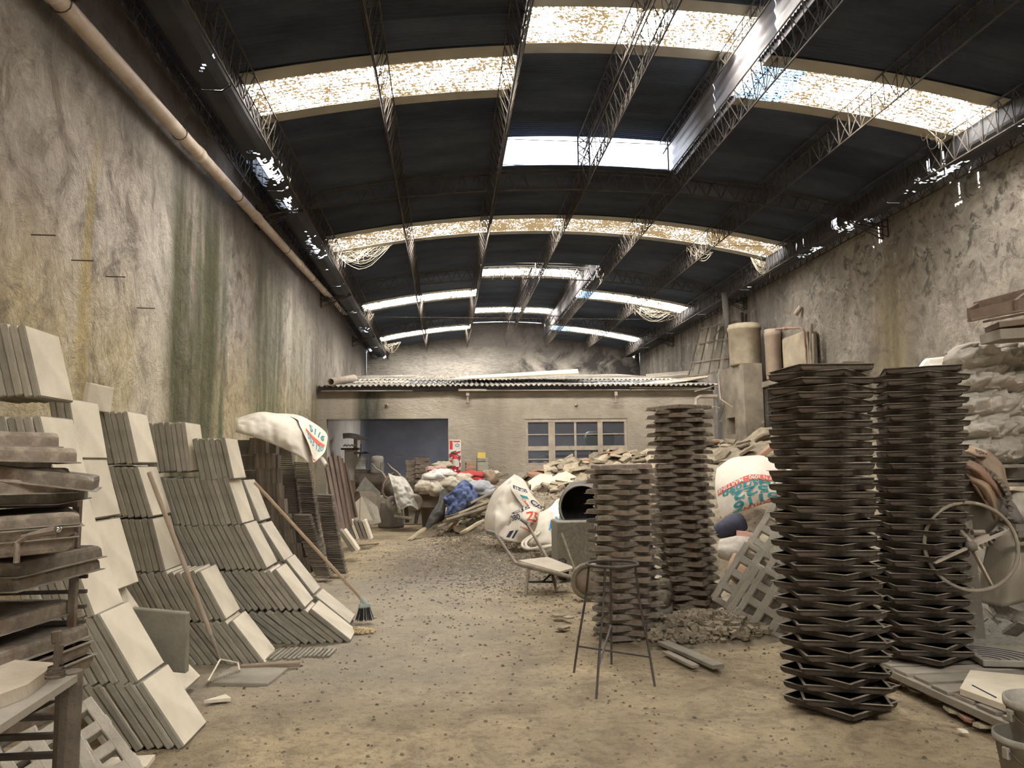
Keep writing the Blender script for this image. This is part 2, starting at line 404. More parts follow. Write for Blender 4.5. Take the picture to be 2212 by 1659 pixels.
for (x0, x1, z0, z1) in ((XL - .3, 1.2, 0, 6.4), (4.0, XR + .3, 0, 6.4), (1.2, 4.0, 2.6, 7.0), (-1.5, 6.6, 6.4, 6.9)):
    mb.box(((x0 + x1) / 2, -8.15, (z0 + z1) / 2), (x1 - x0, .3, z1 - z0))
struct('wall_front', mb, M_CONC)
mb = MB(); mb.box((3, -22, -.08), (40, 28, .1)); struct('ground_outside', mb, M_FL)
# small rusty spikes left in the plaster
for k, (px, py) in enumerate(((68, 507), (155, 562), (228, 597), (296, 665))):
    p = PX(px, py, XL)
    mb = MB(); mb.bar(p - Vector((.05, 0, 0)), p + Vector((.20, -.02, -.01)), .006, 5)
    tag(obj('wall_spike', mb, M_STEEL), ['thin rusty spike in left wall, the one highest up', 'thin rusty spike in left wall, second from the top', 'thin rusty spike in left wall, third from the top', 'thin rusty spike in left wall, lowest of the four'][k], 'spike', 'spikes in the left wall')

# annex front wall with its doorway and window opening
def holed_wall(name, xs, zs, holes, y0, y1, mat):
    mb = MB()
    for i in range(len(xs) - 1):
        for j in range(len(zs) - 1):
            if (i, j) in holes: continue
            x0, x1, z0, z1 = xs[i], xs[i + 1], zs[j], zs[j + 1]
            mb.add([(x0, y0, z0), (x1, y0, z0), (x1, y0, z1), (x0, y0, z1)], [(0, 1, 2, 3)])
            mb.add([(x0, y1, z0), (x1, y1, z0), (x1, y1, z1), (x0, y1, z1)], [(3, 2, 1, 0)])
    for (i, j) in holes:
        x0, x1, z0, z1 = xs[i], xs[i + 1], zs[j], zs[j + 1]
        for (a, b) in (((x0, z0), (x0, z1)), ((x1, z1), (x1, z0)), ((x0, z1), (x1, z1)), ((x1, z0), (x0, z0))):
            mb.add([(a[0], y0, a[1]), (b[0], y0, b[1]), (b[0], y1, b[1]), (a[0], y1, a[1])], [(0, 1, 2, 3)])
    mb.add([(xs[0], y0, zs[-1]), (xs[-1], y0, zs[-1]), (xs[-1], y1, zs[-1]), (xs[0], y1, zs[-1])], [(0, 1, 2, 3)])
    return struct(name, mb, mat)
holed_wall('wall_annex', [XL, -3.18, .04, 2.12, 4.94, 7.4], [-.02, 1.42, 1.421, 2.66, 2.69, 3.42], {(1, 0), (1, 1), (1, 2), (1, 3), (3, 2)}, YA, YA + .18, M_AN)
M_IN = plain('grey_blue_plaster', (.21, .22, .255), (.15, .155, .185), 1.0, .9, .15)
M_INL = plain('pale_inner_plaster', (.52, .48, .42), (.38, .34, .29), 1.4, .9, .2)
mb = MB(); mb.box((2.0, 30.6, 1.75), (11, .1, 3.5)); struct('wall_annex_rear', mb, M_IN)
mb = MB(); mb.box((-3.2, 24.0, 1.72), (.06, 7.6, 3.42)); struct('wall_annex_side', mb, M_INL)
mb = MB(); mb.box((-3.2, 29.2, 1.72), (.065, 2.7, 3.42)); struct('wall_annex_side_rear', mb, M_IN)
mb = MB(); mb.box((-3.28, 20.09, 2.55), (.1, .3, .3)); 

# ------------------------------------------------------------------ roof
BX = [-2.6, -.85, .9, 2.6, 4.35, 6.05, 7.8]
PITCH, DEPTH = .076, .018
def sheet_mesh(name, x0, x1, ylen, mat, zf=roof_z, nx=5, sub=4):
    mb = MB(); ny = int(round(ylen / PITCH * sub))
    def f(u, v):
        x = x0 + (x1 - x0) * u; y = ylen * v
        return (x, y, zf(x) + DEPTH * sin(2 * pi * y / PITCH))
    mb.grid(f, nx, ny); return mb.mesh(name, mat, True)
ceiling = thing('ceiling', None, None); ceiling['kind'] = 'structure'
WID = PITCH * 12                                    # one sheet covers .912 m
STRIPS = [(-1.0, 0), (9.38, 1), (16.16, 2), (22.95, 0), (28.95, 0)]
SL = .912
def is_strip(y):
    for (s0, k) in STRIPS:
        if abs(y - s0) < .3: return True
    return False
cuts = [-8.0]                                       # sheet joints along the hall; translucent strips at STRIPS
ys = []
pts = sorted([s0 for s0, _ in STRIPS])
y = -8.0
while y < 31.99:
    nxt = min([p for p in pts if p > y + .01], default=32.0)
    if any(abs(y - p) < .01 for p in pts): ys.append((y, y + SL, True)); y += SL; continue
    n = max(1, round((nxt - y) / SL)); wd = (nxt - y) / n
    for k in range(n): ys.append((y + k * wd, y + (k + 1) * wd, False))
    y = nxt
def in_mon(y): return 6.6 < y < 13.3 or y > 20.2
cache = {}
for (y0, y1, tr) in ys:
    for i in range(6):
        if i in (2, 3) and in_mon((y0 + y1) / 2): continue
        key = (i, round(y1 - y0, 2), tr)
        if key not in cache: cache[key] = sheet_mesh('roof_sheet', BX[i] - (.17 if i == 0 else .06), BX[i + 1] + (.17 if i == 5 else .06), y1 - y0 + .02, M_PANE if tr else M_RF)
        o = link('skylight_sheet' if tr else 'roof_sheet', cache[key], ceiling, (0, y0, (.012 if not tr else 0)))
        if tr: o['label'] = 'glowing translucent roof sheet with dirt specks'
# shadow of the raised lantern on the strips, painted as dimmer bluish sheets below them
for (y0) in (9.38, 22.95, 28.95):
    me = sheet_mesh('shadowed_sheet', 4.32, 5.02, SL, M_PANE_SHADOW); link('skylight_sheet', me, ceiling, (0, y0, -.02))['label'] = 'bluish end of the roof strip, painted as lantern shadow'  # added sheet under the real skylight sheet, stands in for the lantern's shadow
    for (ya, yb) in ((y0 - .24, y0), (y0 + SL, y0 + SL + .2)):            # pale lapped edges of the strip
        pass
def M_LAP_(): return plain('pale_lap_sheet', (.36, .33, .27), (.27, .25, .21), 2, .85, .1)
M_LAP = M_LAP_()
for (y0, k) in STRIPS:
    for i in range(6):
        zf = roof_z
        if i in (2, 3) and in_mon(y0 + .4): continue
        for (ya, yb) in ((y0 - .25, y0 + .02), (y0 + SL - .02, y0 + SL + .22)):
            mb = MB(); mb.grid(lambda u, v: (BX[i] + (BX[i + 1] - BX[i]) * u, ya + (yb - ya) * v, roof_z(BX[i] + (BX[i + 1] - BX[i]) * u) - .022), 5, 1)
            obj('lap_sheet', mb, M_LAP, ceiling, solid=.006)
# raised lanterns
def mon_z(x): return 7.66 - .022 * (x - XC) ** 2
def lantern(y0, y1, strips):
    ys_ = []; y = y0
    edges = sorted(strips)
    while y < y1 - .01:
        nxt = min([p for p in edges if p > y + .01], default=y1)
        if any(abs(y - p) < .01 for p in edges): ys_.append((y, y + SL, True)); y += SL; continue
        n = max(1, round((nxt - y) / SL)); wd = (nxt - y) / n
        for k in range(n): ys_.append((y + k * wd, y + (k + 1) * wd, False))
        y = nxt
    for (a, b, tr) in ys_:
        for (x0, x1) in ((.95, 2.6), (2.6, 4.30)):
            key = ('m', x0, round(b - a, 2), tr)
            if key not in cache: cache[key] = sheet_mesh('lantern_sheet', x0 - .02, x1 + .02, b - a + .02, M_PANE if tr else M_RF, mon_z)
            o = link('skylight_sheet' if tr else 'roof_sheet', cache[key], ceiling, (0, a, 0))
        if tr:
            for (ya, yb) in ((a - .22, a + .02), (b - .02, b + .25)):
                mb = MB(); mb.grid(lambda u, v: (.95 + 3.35 * u, ya + (yb - ya) * v, mon_z(.95 + 3.35 * u) - .02), 8, 1); obj('lap_sheet', mb, M_LAP, ceiling, solid=.006)
    M_SIDE = M_SIDEM
    for x in (.95, 4.33):                           # corrugated cheeks, waves along the hall
        n = max(1, round((y1 - y0) / 2.2)); wd = (y1 - y0) / n
        for k in range(n):
            a = y0 + k * wd; zb = roof_z(x) - .08; zt = mon_z(x) + .02
            mb = MB(); N = 24
            mb.grid(lambda u, v: (x + .014 * sin(u * 8 * pi), a + (wd - .015) * v, zb + (zt - zb) * u), N, 1)
            o = obj('lantern_cheek', mb, M_SIDE, ceiling, True, solid=.004)
    for y in (y0, y1):
        if y > 31: continue
        mb = MB()                                   # posts and rails of the open end
        for x in (.98, 2.5, 2.72, 4.25):
            mb.bar((x, y, roof_z(x) - .3), (x, y, mon_z(x)), .016, 5)
        for k in range(4):
            z0 = roof_z(2.6) + k * .16; mb.bar((2.5, y, z0), (2.72, y, z0 + .16), .01, 4); mb.bar((2.72, y, z0), (2.5, y, z0 + .16), .01, 4)
        for z in (roof_z(2.6) + .05, mon_z(2.6) - .1): mb.bar((.95, y, z), (4.33, y, z - .02), .008, 4)
        struct('trim_lantern_post', mb, M_LATT)
    mb = MB()                                       # purlin inside the lantern
    lattice(mb, 2.6, y0, y1, lambda x: mon_z(x) - .04, .30, .18); lattice(mb, 1.1, y0, y1, lambda x: mon_z(x) - .04, .22, .1); lattice(mb, 4.15, y0, y1, lambda x: mon_z(x) - .04, .22, .1)
    struct('trim_lantern_purlin', mb, M_LATT)
M_SIDEM = plain('pale_galvanised_cheek', (.32, .31, .32), (.22, .20, .20), 2, .6, .15, .3, .3)
def lattice(mb, x, y0, y1, zf, dep, wid, r=.012):
    n = int((y1 - y0) / .30); p = (y1 - y0) / n
    zt = zf(x); zb = zt - dep
    for (xx, zz, rr) in ((x - wid / 2, zt, r), (x + wid / 2, zt, r), (x, zb, r * 1.15)):
        mb.bar((xx, y0, zz), (xx, y1, zz), rr, 4)
    for k in range(n):
        a = y0 + k * p
        for sx in (-1, 1):
            mb.bar((x + sx * wid / 2, a, zt), (x, a + p / 2, zb), r * .6, 3); mb.bar((x, a + p / 2, zb), (x + sx * wid / 2, a + p, zt), r * .6, 3)
        if k % 2 == 0: mb.bar((x - wid / 2, a, zt), (x + wid / 2, a + p, zt), r * .5, 3)
lantern(6.6, 13.36, [9.30]); lantern(20.2, 32.0, [22.95, 28.95])
for x in BX:
    mb = MB(); w_ = .26 if x in (.9, 4.35) else .2
    lattice(mb, x + (.1 if x == BX[0] else -.1 if x == BX[-1] else 0), -8, 32, lambda q: roof_z(x) - .03, .42, w_)
    struct('trim_purlin', mb, M_LATT)
# arched lattice girders between the wall brackets
def arch(y):
    mb = MB(); N = 42; x0, x1 = XL + .02, XR - .02
    top = lambda x: roof_z(x) - .06 - (.0 if -2.5 < x < 7.7 else .25); bot = lambda x: 6.60 - .0178 * (x - XC) ** 2 - .0
    P = [x0 + (x1 - x0) * k / N for k in range(N + 1)]
    for k in range(N):
        a, b = P[k], P[k + 1]; mid = (a + b) / 2
        for dy in (-.09, .09):
            mb.bar((a, y + dy, top(a)), (b, y + dy, top(b)), .013, 4)
            mb.bar((a, y + dy, top(a)), (mid, y, bot(mid)), .008, 3); mb.bar((mid, y, bot(mid)), (b, y + dy, top(b)), .008, 3)
        mb.bar((a, y, bot(a)), (b, y, bot(b)), .016, 4)
    for (xw, s) in ((x0, 1), (x1, -1)):             # wall bracket
        for dy in (-.09, .09):
            mb.bar((xw, y + dy, 6.15), (xw, y + dy, 5.75), .014, 4); mb.bar((xw, y + dy, 5.75), (xw + s * .9, y, bot(xw + s * .9)), .012, 4)
            mb.bar((xw, y + dy, 6.1), (xw + s * .4, y, 5.9), .01, 4)
    struct('trim_arch_girder', mb, M_LATT)
for y in (-.2, 6.62, 13.36, 20.2, 27.0): arch(y)
# thin tie wires
for (y, z) in ((16.0, 6.35), (24.5, 6.3)):
    mb = MB(); mb.bar((XL, y, z + .05), (XR, y, z), .006, 4); struct('trim_tie_wire', mb, M_LATT)

# gutters with rusted holes
HOLES_L = [(10.6, 12.3, .45), (12.5, 13.4, .3), (14.2, 16.8, .22), (8.2, 8.5, .10), (7.2, 7.6, .10), (17.2, 17.5, .2), (24.6, 26.2, .22), (22, 22.4, .1)]
HOLES_R = [(8.8, 9.4, .22), (10.2, 12.0, .31), (12.4, 14.4, .31), (14.8, 16.0, .22), (18.5, 19.5, .12), (22, 23, .10)]
def gutter(side):
    s = -1 if side == 'left' else 1; xi = BX[0] - .02 if s < 0 else BX[-1] + .02
    prof = [(0, 6.40), (0, 6.14), (.10, 6.06), (.34, 6.06), (.44, 6.14), (.44, 6.42)]
    seg = 3.38; n = 12; holes = HOLES_L if s < 0 else HOLES_R
    for k in range(n):
        y0 = -8 + k * seg; y1 = min(y0 + seg, 32)
        if y0 > 31.5: break
        mb = MB()
        if y1 < 6.5: nu = 1; nys = 8
        else: nys = int((y1 - y0) / .035)
        # developed width sampled finely so that the rust holes have ragged edges
        L = [0]
        for a, b in zip(prof, prof[1:]): L.append(L[-1] + sqrt((a[0] - b[0]) ** 2 + (a[1] - b[1]) ** 2))
        NU = 26 if nys > 8 else 10
        def f(u, v):
            q = u * L[-1]
            for i in range(len(L) - 1):
                if q <= L[i + 1] + 1e-9: break
            t_ = (q - L[i]) / (L[i + 1] - L[i]); a, b = prof[i], prof[i + 1]
            return (xi + s * (a[0] + (b[0] - a[0]) * t_), y0 + .01 + (y1 - y0 - .02) * v, a[1] + (b[1] - a[1]) * t_)
        def skip(i, j):
            if nys <= 8: return False
            p = f((i + .5) / NU, (j + .5) / nys)
            for (a, b, d) in holes:
                if a < p[1] < b:
                    mid = 1 - abs((p[1] - (a + b) / 2) / ((b - a) / 2)) ** 2
                    cx = abs(p[0] - xi) - .2
                    nz = noise.noise(Vector((p[0] * 7, p[1] * 5, 3.3))) * .5 + noise.noise(Vector((p[0] * 22, p[1] * 22, 1))) * .45
                    if nz + .05 > .5 - d * mid * 1.4 + abs(cx) * 1.2 * (1 - d): return True
            return False
        mb.grid(f, NU, nys, skip); o = obj('gutter_length', mb, M_GUT, None)
        o['kind'] = 'structure'; o.name = 'trim_gutter'
        mb = MB(); q = [(xi + s * x, y0, z - .012) for x, z in prof]
        for a, b in zip(q, q[1:]): mb.bar(a, b, .014, 4)
        struct('trim_gutter_joint', mb, M_LATT)
    mb = MB()                                       # flashing from gutter to wall top and the wall-side lattice
    xo = xi + s * .44; xw = (XL - .3) if s < 0 else (XR + .3)
    mb.box(((xo + xw) / 2, 12, 6.45), (abs(xw - xo), 40, .03)); struct('trim_flashing', mb, M_RF)
    mb = MB(); lattice(mb, (xo + (XL if s < 0 else XR)) / 2 - s * .03, -8, 32, lambda q: 6.40, .36, .2); struct('trim_wall_lattice', mb, M_LATT)
gutter('left'); gutter('right')
# pvc rainwater pipe under the left gutter
def pipe_run(pts, r, name, label, cat, mat, joints=()):
    t = thing(name, label, cat, (0, 0, 0)); mb = MB(); mb.tube(pts, r, 14); obj('pipe', mb, mat, t, True)
    for (a, b) in joints:
        mb = MB(); mb.bar(a, b, r * 1.13, 14); obj('socket', mb, mat, t, True)
    return t
p0, p1 = Vector((-3.24, 2.0, 5.20)), Vector((-3.24, 23.3, 6.27))
def on(tt): return p0 + (p1 - p0) * tt
jn = []
for yy in (5.9, 9.6, 12.6, 16.3, 19.6):
    tt = (yy - p0.y) / (p1.y - p0.y); jn.append((on(tt), on(tt + .008)))
pr = pipe_run([on(k / 12) for k in range(13)] + [Vector((-3.2, 23.55, 6.3)), Vector((-3.1, 23.75, 6.34)), Vector((-3.02, 23.8, 6.45)), Vector((-2.95, 23.8, 6.62))], .082, 'rainwater_pipe',
              'long dusty cream rainwater pipe sloping along the left wall', 'pipe', M_PIPE, jn)
pr['kind'] = 'thing'
for yy in (6.2, 9.0, 11.5, 15, 18, 21):
    tt = (yy - p0.y) / (p1.y - p0.y); c = on(tt); mb = MB()
    mb.tube([c + Vector((.09 * cos(a), 0, .09 * sin(a))) for a in [2 * pi * k / 12 for k in range(12)]], .006, 4, True)
    mb.bar(c + Vector((0, 0, .09)), c + Vector((.15, .1, .5)), .004, 4); obj('hanger_wire', mb, M_STEEL, pr)

# ------------------------------------------------------------------ annex roof
annex_roof = tag(thing('annex_roof', None, None), kind='structure')
def ar_z(y): return 3.56 + (y - 19.8) * .138
def wave_sheet(x0, wd, y0, y1, dz, mat, amp=.024, pit=.14):
    mb = MB(); n = int(wd / pit * 8)
    for off in (0, -.012):
        mb.grid(lambda u, v: (x0 + wd * u, y0 + (y1 - y0) * v, ar_z(y0 + (y1 - y0) * v) + dz + off + amp * sin(2 * pi * (x0 + wd * u) / pit)), n, 1)
    return obj('roof_sheet', mb, mat, annex_roof, False)
x = XL + .06
k = 0
while x < 7.3:
    wd = min(1.12, 7.45 - x)
    if x < 5.6 or x > 6.4: wave_sheet(x, wd, 19.72 + .02 * (k % 2), 21.4, .0 + .012 * (k % 2), M_FIBRO)
    for (a, b, d, mt) in ((21.3, 23.6, .02, M_FIBRO if k < 2 else M_DARKSH), (23.4, 26.6, .05, M_FIBRO), (26.3, 29.3, .05, M_FIBRO), (29.0, 31.95, .05, M_FIBRO)):
        wave_sheet(x, wd, a, b, d + .012 * (k % 2), mt)
    x += 1.10; k += 1
mb = MB(); mb.box((2.0, 19.92, 3.49), (10.8, .08, .12)); struct('trim_annex_beam', mb, M_DARKSH)
mb = MB()
for (a, b) in ((-3.3, -.9), (.4, 5.0), (5.05, 7.2)): mb.box(((a + b) / 2, 19.90, 3.43), (b - a, .16, .025))
struct('trim_annex_ledge', mb, M_WOODG)
# ================================================================== materials of loose things
M_SLAB = plain('pale_concrete_slab', (.74, .665, .525), (.58, .515, .40), 3.2, .8, .25, 0, .22, 40)
M_SLABG = plain('grey_concrete_slab', (.33, .30, .24), (.22, .20, .16), 4, .88, .35, 0, .35, 40)
def speck_mat():
    t = NT('pitted_concrete_slab'); c = t.ramp(t.noise(4, 4), [(.3, (.47, .42, .34)), (.7, (.60, .54, .43))])
    v = t.ramp(t.vor(34), [(.12, 1), (.2, 0)]); c = t.mix(t.math('MULTIPLY', v, t.ramp(t.noise(5, 2), [(.48, 0), (.56, .85)])), c, (.16, .14, .11))
    t.color(c).bump(t.noise(40), .3, .01); return t.m
M_SPECK = speck_mat()
M_BTILE = plain('brown_edge_tile', (.145, .12, .095), (.215, .18, .14), 7, .9, .3, 0, .7, 50)
def pan_mat(name, a, b, rust, dust):
    t = NT(name); f = t.noise(9, 6, .7); c = t.ramp(f, [(.34, a), (.66, b)])
    c = t.mix(t.ramp(t.noise(5, 4, .6, None, .5), [(.55, 0), (.68, .6)]), c, rust)
    c = t.mix(t.ramp(t.noise(24, 5, .7), [(.5, 0), (.66, .45)]), c, dust)
    r = t.rnd(); n = t.n.new('ShaderNodeVectorMath'); n.operation = 'SCALE'; t.L(c, n.inputs[0]); t.L(t.math('ADD', t.math('MULTIPLY', r, .5), .75), n.inputs['Scale'])
    t.color(n.outputs[0]).rough(.72).bump(t.noise(60, 4), .2, .006); return t.m
M_PAN = pan_mat('rusty_mould_steel', (.045, .037, .029), (.085, .069, .053), (.085, .048, .03), (.15, .125, .095))
M_PAN2 = pan_mat('dusty_mould_steel', (.125, .10, .078), (.22, .18, .14), (.15, .075, .038), (.36, .30, .23))
M_PAN3 = pan_mat('dusty_rack_mould_steel', (.12, .095, .073), (.235, .195, .15), (.16, .062, .025), (.40, .34, .26))
M_LIP = plain('worn_steel_lip', (.32, .28, .225), (.18, .15, .12), 12, .6, .1)
M_GRIP = plain('dark_pole_wood', (.30, .22, .15), (.22, .16, .11), 4, .7, .2)

# ------------------------------------------------------------------ concrete slabs on edge, leaning on the left wall
SLAB_T = .043
def slab_mesh(L, D, Tk, mat, face):
    mb = MB(); mb.box((0, 0, 0), (Tk, D, L), None, .008); me = mb.mesh('slab', mat); me.materials.append(face)
    for p in me.polygons:
        if abs(p.normal.x) > .9 and p.area > .05: p.material_index = 1
    return me
slab_cache = {}
def slab(B, Tp, Y0, D, label, grp, k, mats, jit=.0):
    """outer face runs from B up to Tp in the plane Y0; k slabs further in"""
    a = Vector((Tp.x - B.x, 0, Tp.z - B.z)); L = min(.47, max(.37, a.length + .004)); a.normalize()
    n = Vector((a.z, 0, -a.x)); step = SLAB_T / max(.6, n.x) + .002
    c = Vector((B.x, Y0 + D / 2, B.z)) + a * L / 2 - n * SLAB_T / 2 - Vector((step * k, 0, 0))
    c += Vector((random.uniform(-.002, .002), random.uniform(-.008, .012) if k else 0, random.uniform(-.006, .006)))
    key = (round(L, 2), D, mats)
    if key not in slab_cache:
        slab_cache[key] = slab_mesh(round(L, 2), D, SLAB_T * .96, *{'g': (M_SLABG, M_SLAB), 's': (M_SLABG, M_SPECK)}[mats])
    th = atan2(a.x, a.z) + random.uniform(-1, 1) * .008
    o = link('concrete_slab', slab_cache[key], None, c, (random.uniform(-.006, .006), th, random.uniform(-.01, .01)))
    return tag(o, label, 'slab', grp)
CN = ['lowest', 'second', 'third', 'fourth', 'fifth', 'sixth', 'seventh']
def slab_pile(nm, Y0, D, courses, mats='g', back=False):
    for ci, (b, t_, n) in enumerate(courses):
        Yq = Y0 + D if back else Y0
        B, Tp = PY(b[0], b[1], Yq), PY(t_[0], t_[1], Yq)
        for k in range(n):
            pos = 'outermost' if k == 0 else nth(k + 1) + ' inward'
            slab(B, Tp, Y0, D, 'concrete slab on edge, %s in the %s course of the %s' % (pos, CN[ci], nm), 'slabs of the ' + nm, k, mats)
slab_pile('front slab pile', 4.30, .38, [((400, 1611), (307, 1472), 8), ((298, 1474), (214, 1327), 8), ((204, 1331), (163, 1222), 7), ((160, 1222), (118, 1066), 6), ((125, 1060), (84, 900), 6), ((88, 855), (52, 700), 7)])
slab_pile('pale single-face pile', 5.02, .40, [((435, 1462), (338, 1362), 2), ((345, 1374), (273, 1266), 2), ((302, 1256), (258, 1110), 2), ((262, 1112), (232, 992), 2), ((232, 990), (212, 870), 3)], back=True)
slab_pile('scraper slab pile', 6.02, .40, [((572, 1432), (501, 1340), 13), ((489, 1338), (432, 1233), 12), ((357, 1234), (328, 1120), 7), ((330, 1115), (297, 1006), 7), ((298, 1000), (274, 889), 6)])
slab_pile('long middle slab pile', 6.60, .40, [((759, 1384), (672, 1316), 17), ((661, 1313), (596, 1229), 17), ((578, 1227), (528, 1131), 16), ((525, 1132), (491, 1030), 15), ((505, 1036), (487, 954), 6)])
slab_pile('upper short slab pile', 6.60, .40, [((415, 1018), (400, 913), 8)])
slab_pile('pitted slab pile', 7.15, .40, [((757, 1347), (681, 1286), 3), ((678, 1285), (619, 1209), 3), ((615, 1210), (565, 1130), 3), ((563, 1127), (526, 1038), 3)], 's')
# odd slabs
mb = MB(); mb.box((0, 0, 0), (.38, .04, .38), None, .006)
p = PY(345, 1382, 4.95)
tag(obj('concrete_slab', mb, M_SLABG, None, False, p, (radians(8), radians(4), radians(-12))), 'grey slab with chipped corner propped edge-on behind front pile', 'slab')
mb = MB(); mb.box((0, 0, 0), (.04, .4, .2), None, .006)
tag(obj('concrete_slab', mb, M_SLAB, None, False, PY(212, 860, 5.9), (0, radians(6), 0)), 'grey-topped slab peeking above the pale pile against wall', 'slab')
mb = MB(); mb.box((0, 0, 0), (.42, .40, .035), None, .006); p = PZ(538, 1462, -.002)
tag(obj('concrete_slab', mb, M_CONC, None, False, p, (0, radians(1.5), radians(-8))), 'pale slab lying flat on floor in front of the scraper', 'slab')
mb = MB(); mb.box((0, 0, 0), (.30, .13, .022)); p = PZ(250, 1648, .03)
tag(obj('concrete_slab', mb, M_SLAB, None, False, PZ(255, 1652, .06), (radians(3), 0, radians(3))), 'pale slab lying flat on floor beside the rough wood post', 'slab')
mb = MB(); mb.prism([(0, 0), (.16, .03), (.10, .12)], .02)
tag(obj('slab_shard', mb, M_SLAB, None, False, PZ(440, 1520, 0)), 'small pale triangular shard on floor beside front slab pile', 'shard')
mb = MB(); mb.box((0, 0, 0), (.42, .05, .028), None, .004)
tag(obj('timber_batten', mb, M_WOOD, None, False, PZ(585, 1437, .02), (0, 0, radians(4))), 'short wooden batten on floor before the scraper slab pile', 'batten')
# row of thin strips set in the floor in front of the long pile
t = thing('strip_bed', 'bed of thin cement strips lying on floor before long pile', 'strips', PZ(640, 1412, -.004))
for k in range(16):
    mb = MB(); mb.box((0, 0, 0), (.022, .34 - .1 * (k > 9), .016)); obj('strip', mb, M_SLABG if k % 3 else M_CONC, t, False, (-.26 + k * .036, random.uniform(-.02, .02), 0), (0, 0, radians(-6)))

# scraper leaning on the slabs
t = thing('floor_scraper', 'long-handled scraper with wire triangle leaning on slab pile', 'scraper')
hd, ft = PY(322, 1020, 5.55), PZ(476, 1424, .06)
mb = MB(); mb.bar(hd, hd + (ft - hd) * .86, .016, 8); obj('handle', mb, plain('pinkish_pole_wood', (.46, .37, .29), (.36, .28, .21), 3, .7, .1), t)
mb = MB(); mb.bar(hd + (ft - hd) * .84, ft, .014, 8, .009); obj('ferrule', mb, M_FRAME, t)
A, B_, Cc, Dd = ft, PZ(447, 1475, .02), PZ(518, 1450, .05), PZ(514, 1432, .07)
mb = MB(); mb.tube([A, A + (B_ - A) * .95, B_], .0065, 6); mb.tube([A, Dd, Cc], .0065, 6)
obj('wire_arm', mb, M_SLAB, t); mb = MB()
pts = [B_ + (Cc - B_) * (k / 30) + Vector((0, 0, .008 * (k % 2))) for k in range(31)]
mb.tube(pts, .008, 5); obj('toothed_blade', mb, M_SLABG, t)
# broom
t = thing('push_broom', 'broom with wooden handle, mint-green head and dark bristles', 'broom')
hd, ft = PY(550, 1042, 7.10), PZ(785, 1298, .20)
mb = MB(); mb.bar(hd, ft, .0145, 10); obj('handle', mb, plain('broom_handle_wood', (.47, .35, .24), (.38, .27, .18), 3, .6, .1), t)
ax = (ft - hd).normalized(); c = ft
M_MINT = plain('mint_plastic', (.40, .47, .41), (.30, .35, .31), 12, .5, .05)
mb = MB(); mb.bar(c - ax * .05, c + ax * .03, .018, 10, .026); Rb = RZ(radians(10))
mb.box(c + Vector((.012, 0, -.045)), (.115, .05, .045), Rb, .012); obj('broom_head', mb, M_MINT, t)
mb = MB()
for k in range(70):
    u, v = random.uniform(-1, 1), random.uniform(-1, 1); p = c + Vector((.012 + .052 * u, .018 * v, -.06)); q = c + Vector((.018 + .088 * u, .05 * v, -.06 - .125 * (1 - .12 * u * u)))
    q.z = max(q.z, .006); mb.bar(p, q, .0035, 3)
o = obj('bristles', mb, plain('dark_bristles', (.03, .035, .04), (.07, .07, .065), 20, .6, 0), t); o['kind'] = 'stuff'

# ------------------------------------------------------------------ brown tiles, on edge and flat
def tile_mesh(tk):
    mb = MB(); mb.box((0, 0, 0), (tk, .20, .20)); me = mb.mesh('tile', M_BTILE)
    return me
TT = .019; tm = tile_mesh(TT * .88)
def tile(c, rot, label, grp): return tag(link('brown_tile', tm, None, c, rot), label, 'tile', grp)
# standing courses: right end of each course in the photograph, then how many tiles go left
YT = 9.9
stand = [((668, 1238), 9), ((651, 1207), 11), ((637, 1176), 12), ((623, 1145), 12), ((613, 1112), 13), ((602, 1078), 14), ((597, 1045), 14), ((586, 1012), 12), ((572, 979), 11)]
for ci, (p, n) in enumerate(stand):
    P0 = PY(p[0], p[1], YT); lean = radians(16 - ci * 1.7)
    for k in range(n):
        c = Vector((P0.x - k * TT / cos(lean), YT + .1 + .002 * (k % 3), P0.z + .1))
        tile(c, (random.uniform(-.01, .01), -lean * .6 + random.uniform(-.02, .02), 0), 'brown tile on edge, %s from right end of %s course below sack' % (nth(k + 1), nth(ci + 1)), 'edge tiles, %s course' % nth(ci + 1))
flat = [((716, 1243), (668, 1113), 34, 'front flat column'), ((748, 1238), (716, 1070), 44, 'aisle-side flat column'), ((701, 1200), (667, 1000), 52, 'column right under the sack')]
for ci, (b, t_, n, nm) in enumerate(flat):
    Yc = [9.9, 10.25, 10.6][ci]
    B, Tp = PY(b[0], b[1], Yc), PY(t_[0], t_[1], Yc)
    for k in range(n):
        f = k / (n - 1); x = B.x + (Tp.x - B.x) * (f ** .8); z = max(B.z, .012) + (Tp.z - max(B.z, .012)) * f
        c = Vector((x - .10, Yc + .1, z)); g = 'flat tiles, ' + flat[ci][3]
        tile(c, (random.uniform(-.02, .02), radians(90 + 3) + random.uniform(-.02, .02), random.uniform(-.05, .05)), 'thin brown tile, %s from floor in the %s' % (nth(k + 1), nm), g)
mb = MB()                                           # tiles further in, too many to single out
for a in range(9):
    for k in range(30):
        mb.box((-2.75 + k * TT * 1.02 - .028 * (a - 4), 10.35 + random.uniform(-.005, .005), .1 + a * .205), (TT * .85, .2, .2))
for a in range(60): mb.box((-2.05 - a * .004, 10.75, .02 + a * .03), (.2, .2, .026), RZ(random.uniform(-.04, .04)))
tag(obj('stacked_tiles', mb, M_BTILE), 'dense back rows of thin brown tiles against left wall', 'tiles', None, 'stuff')

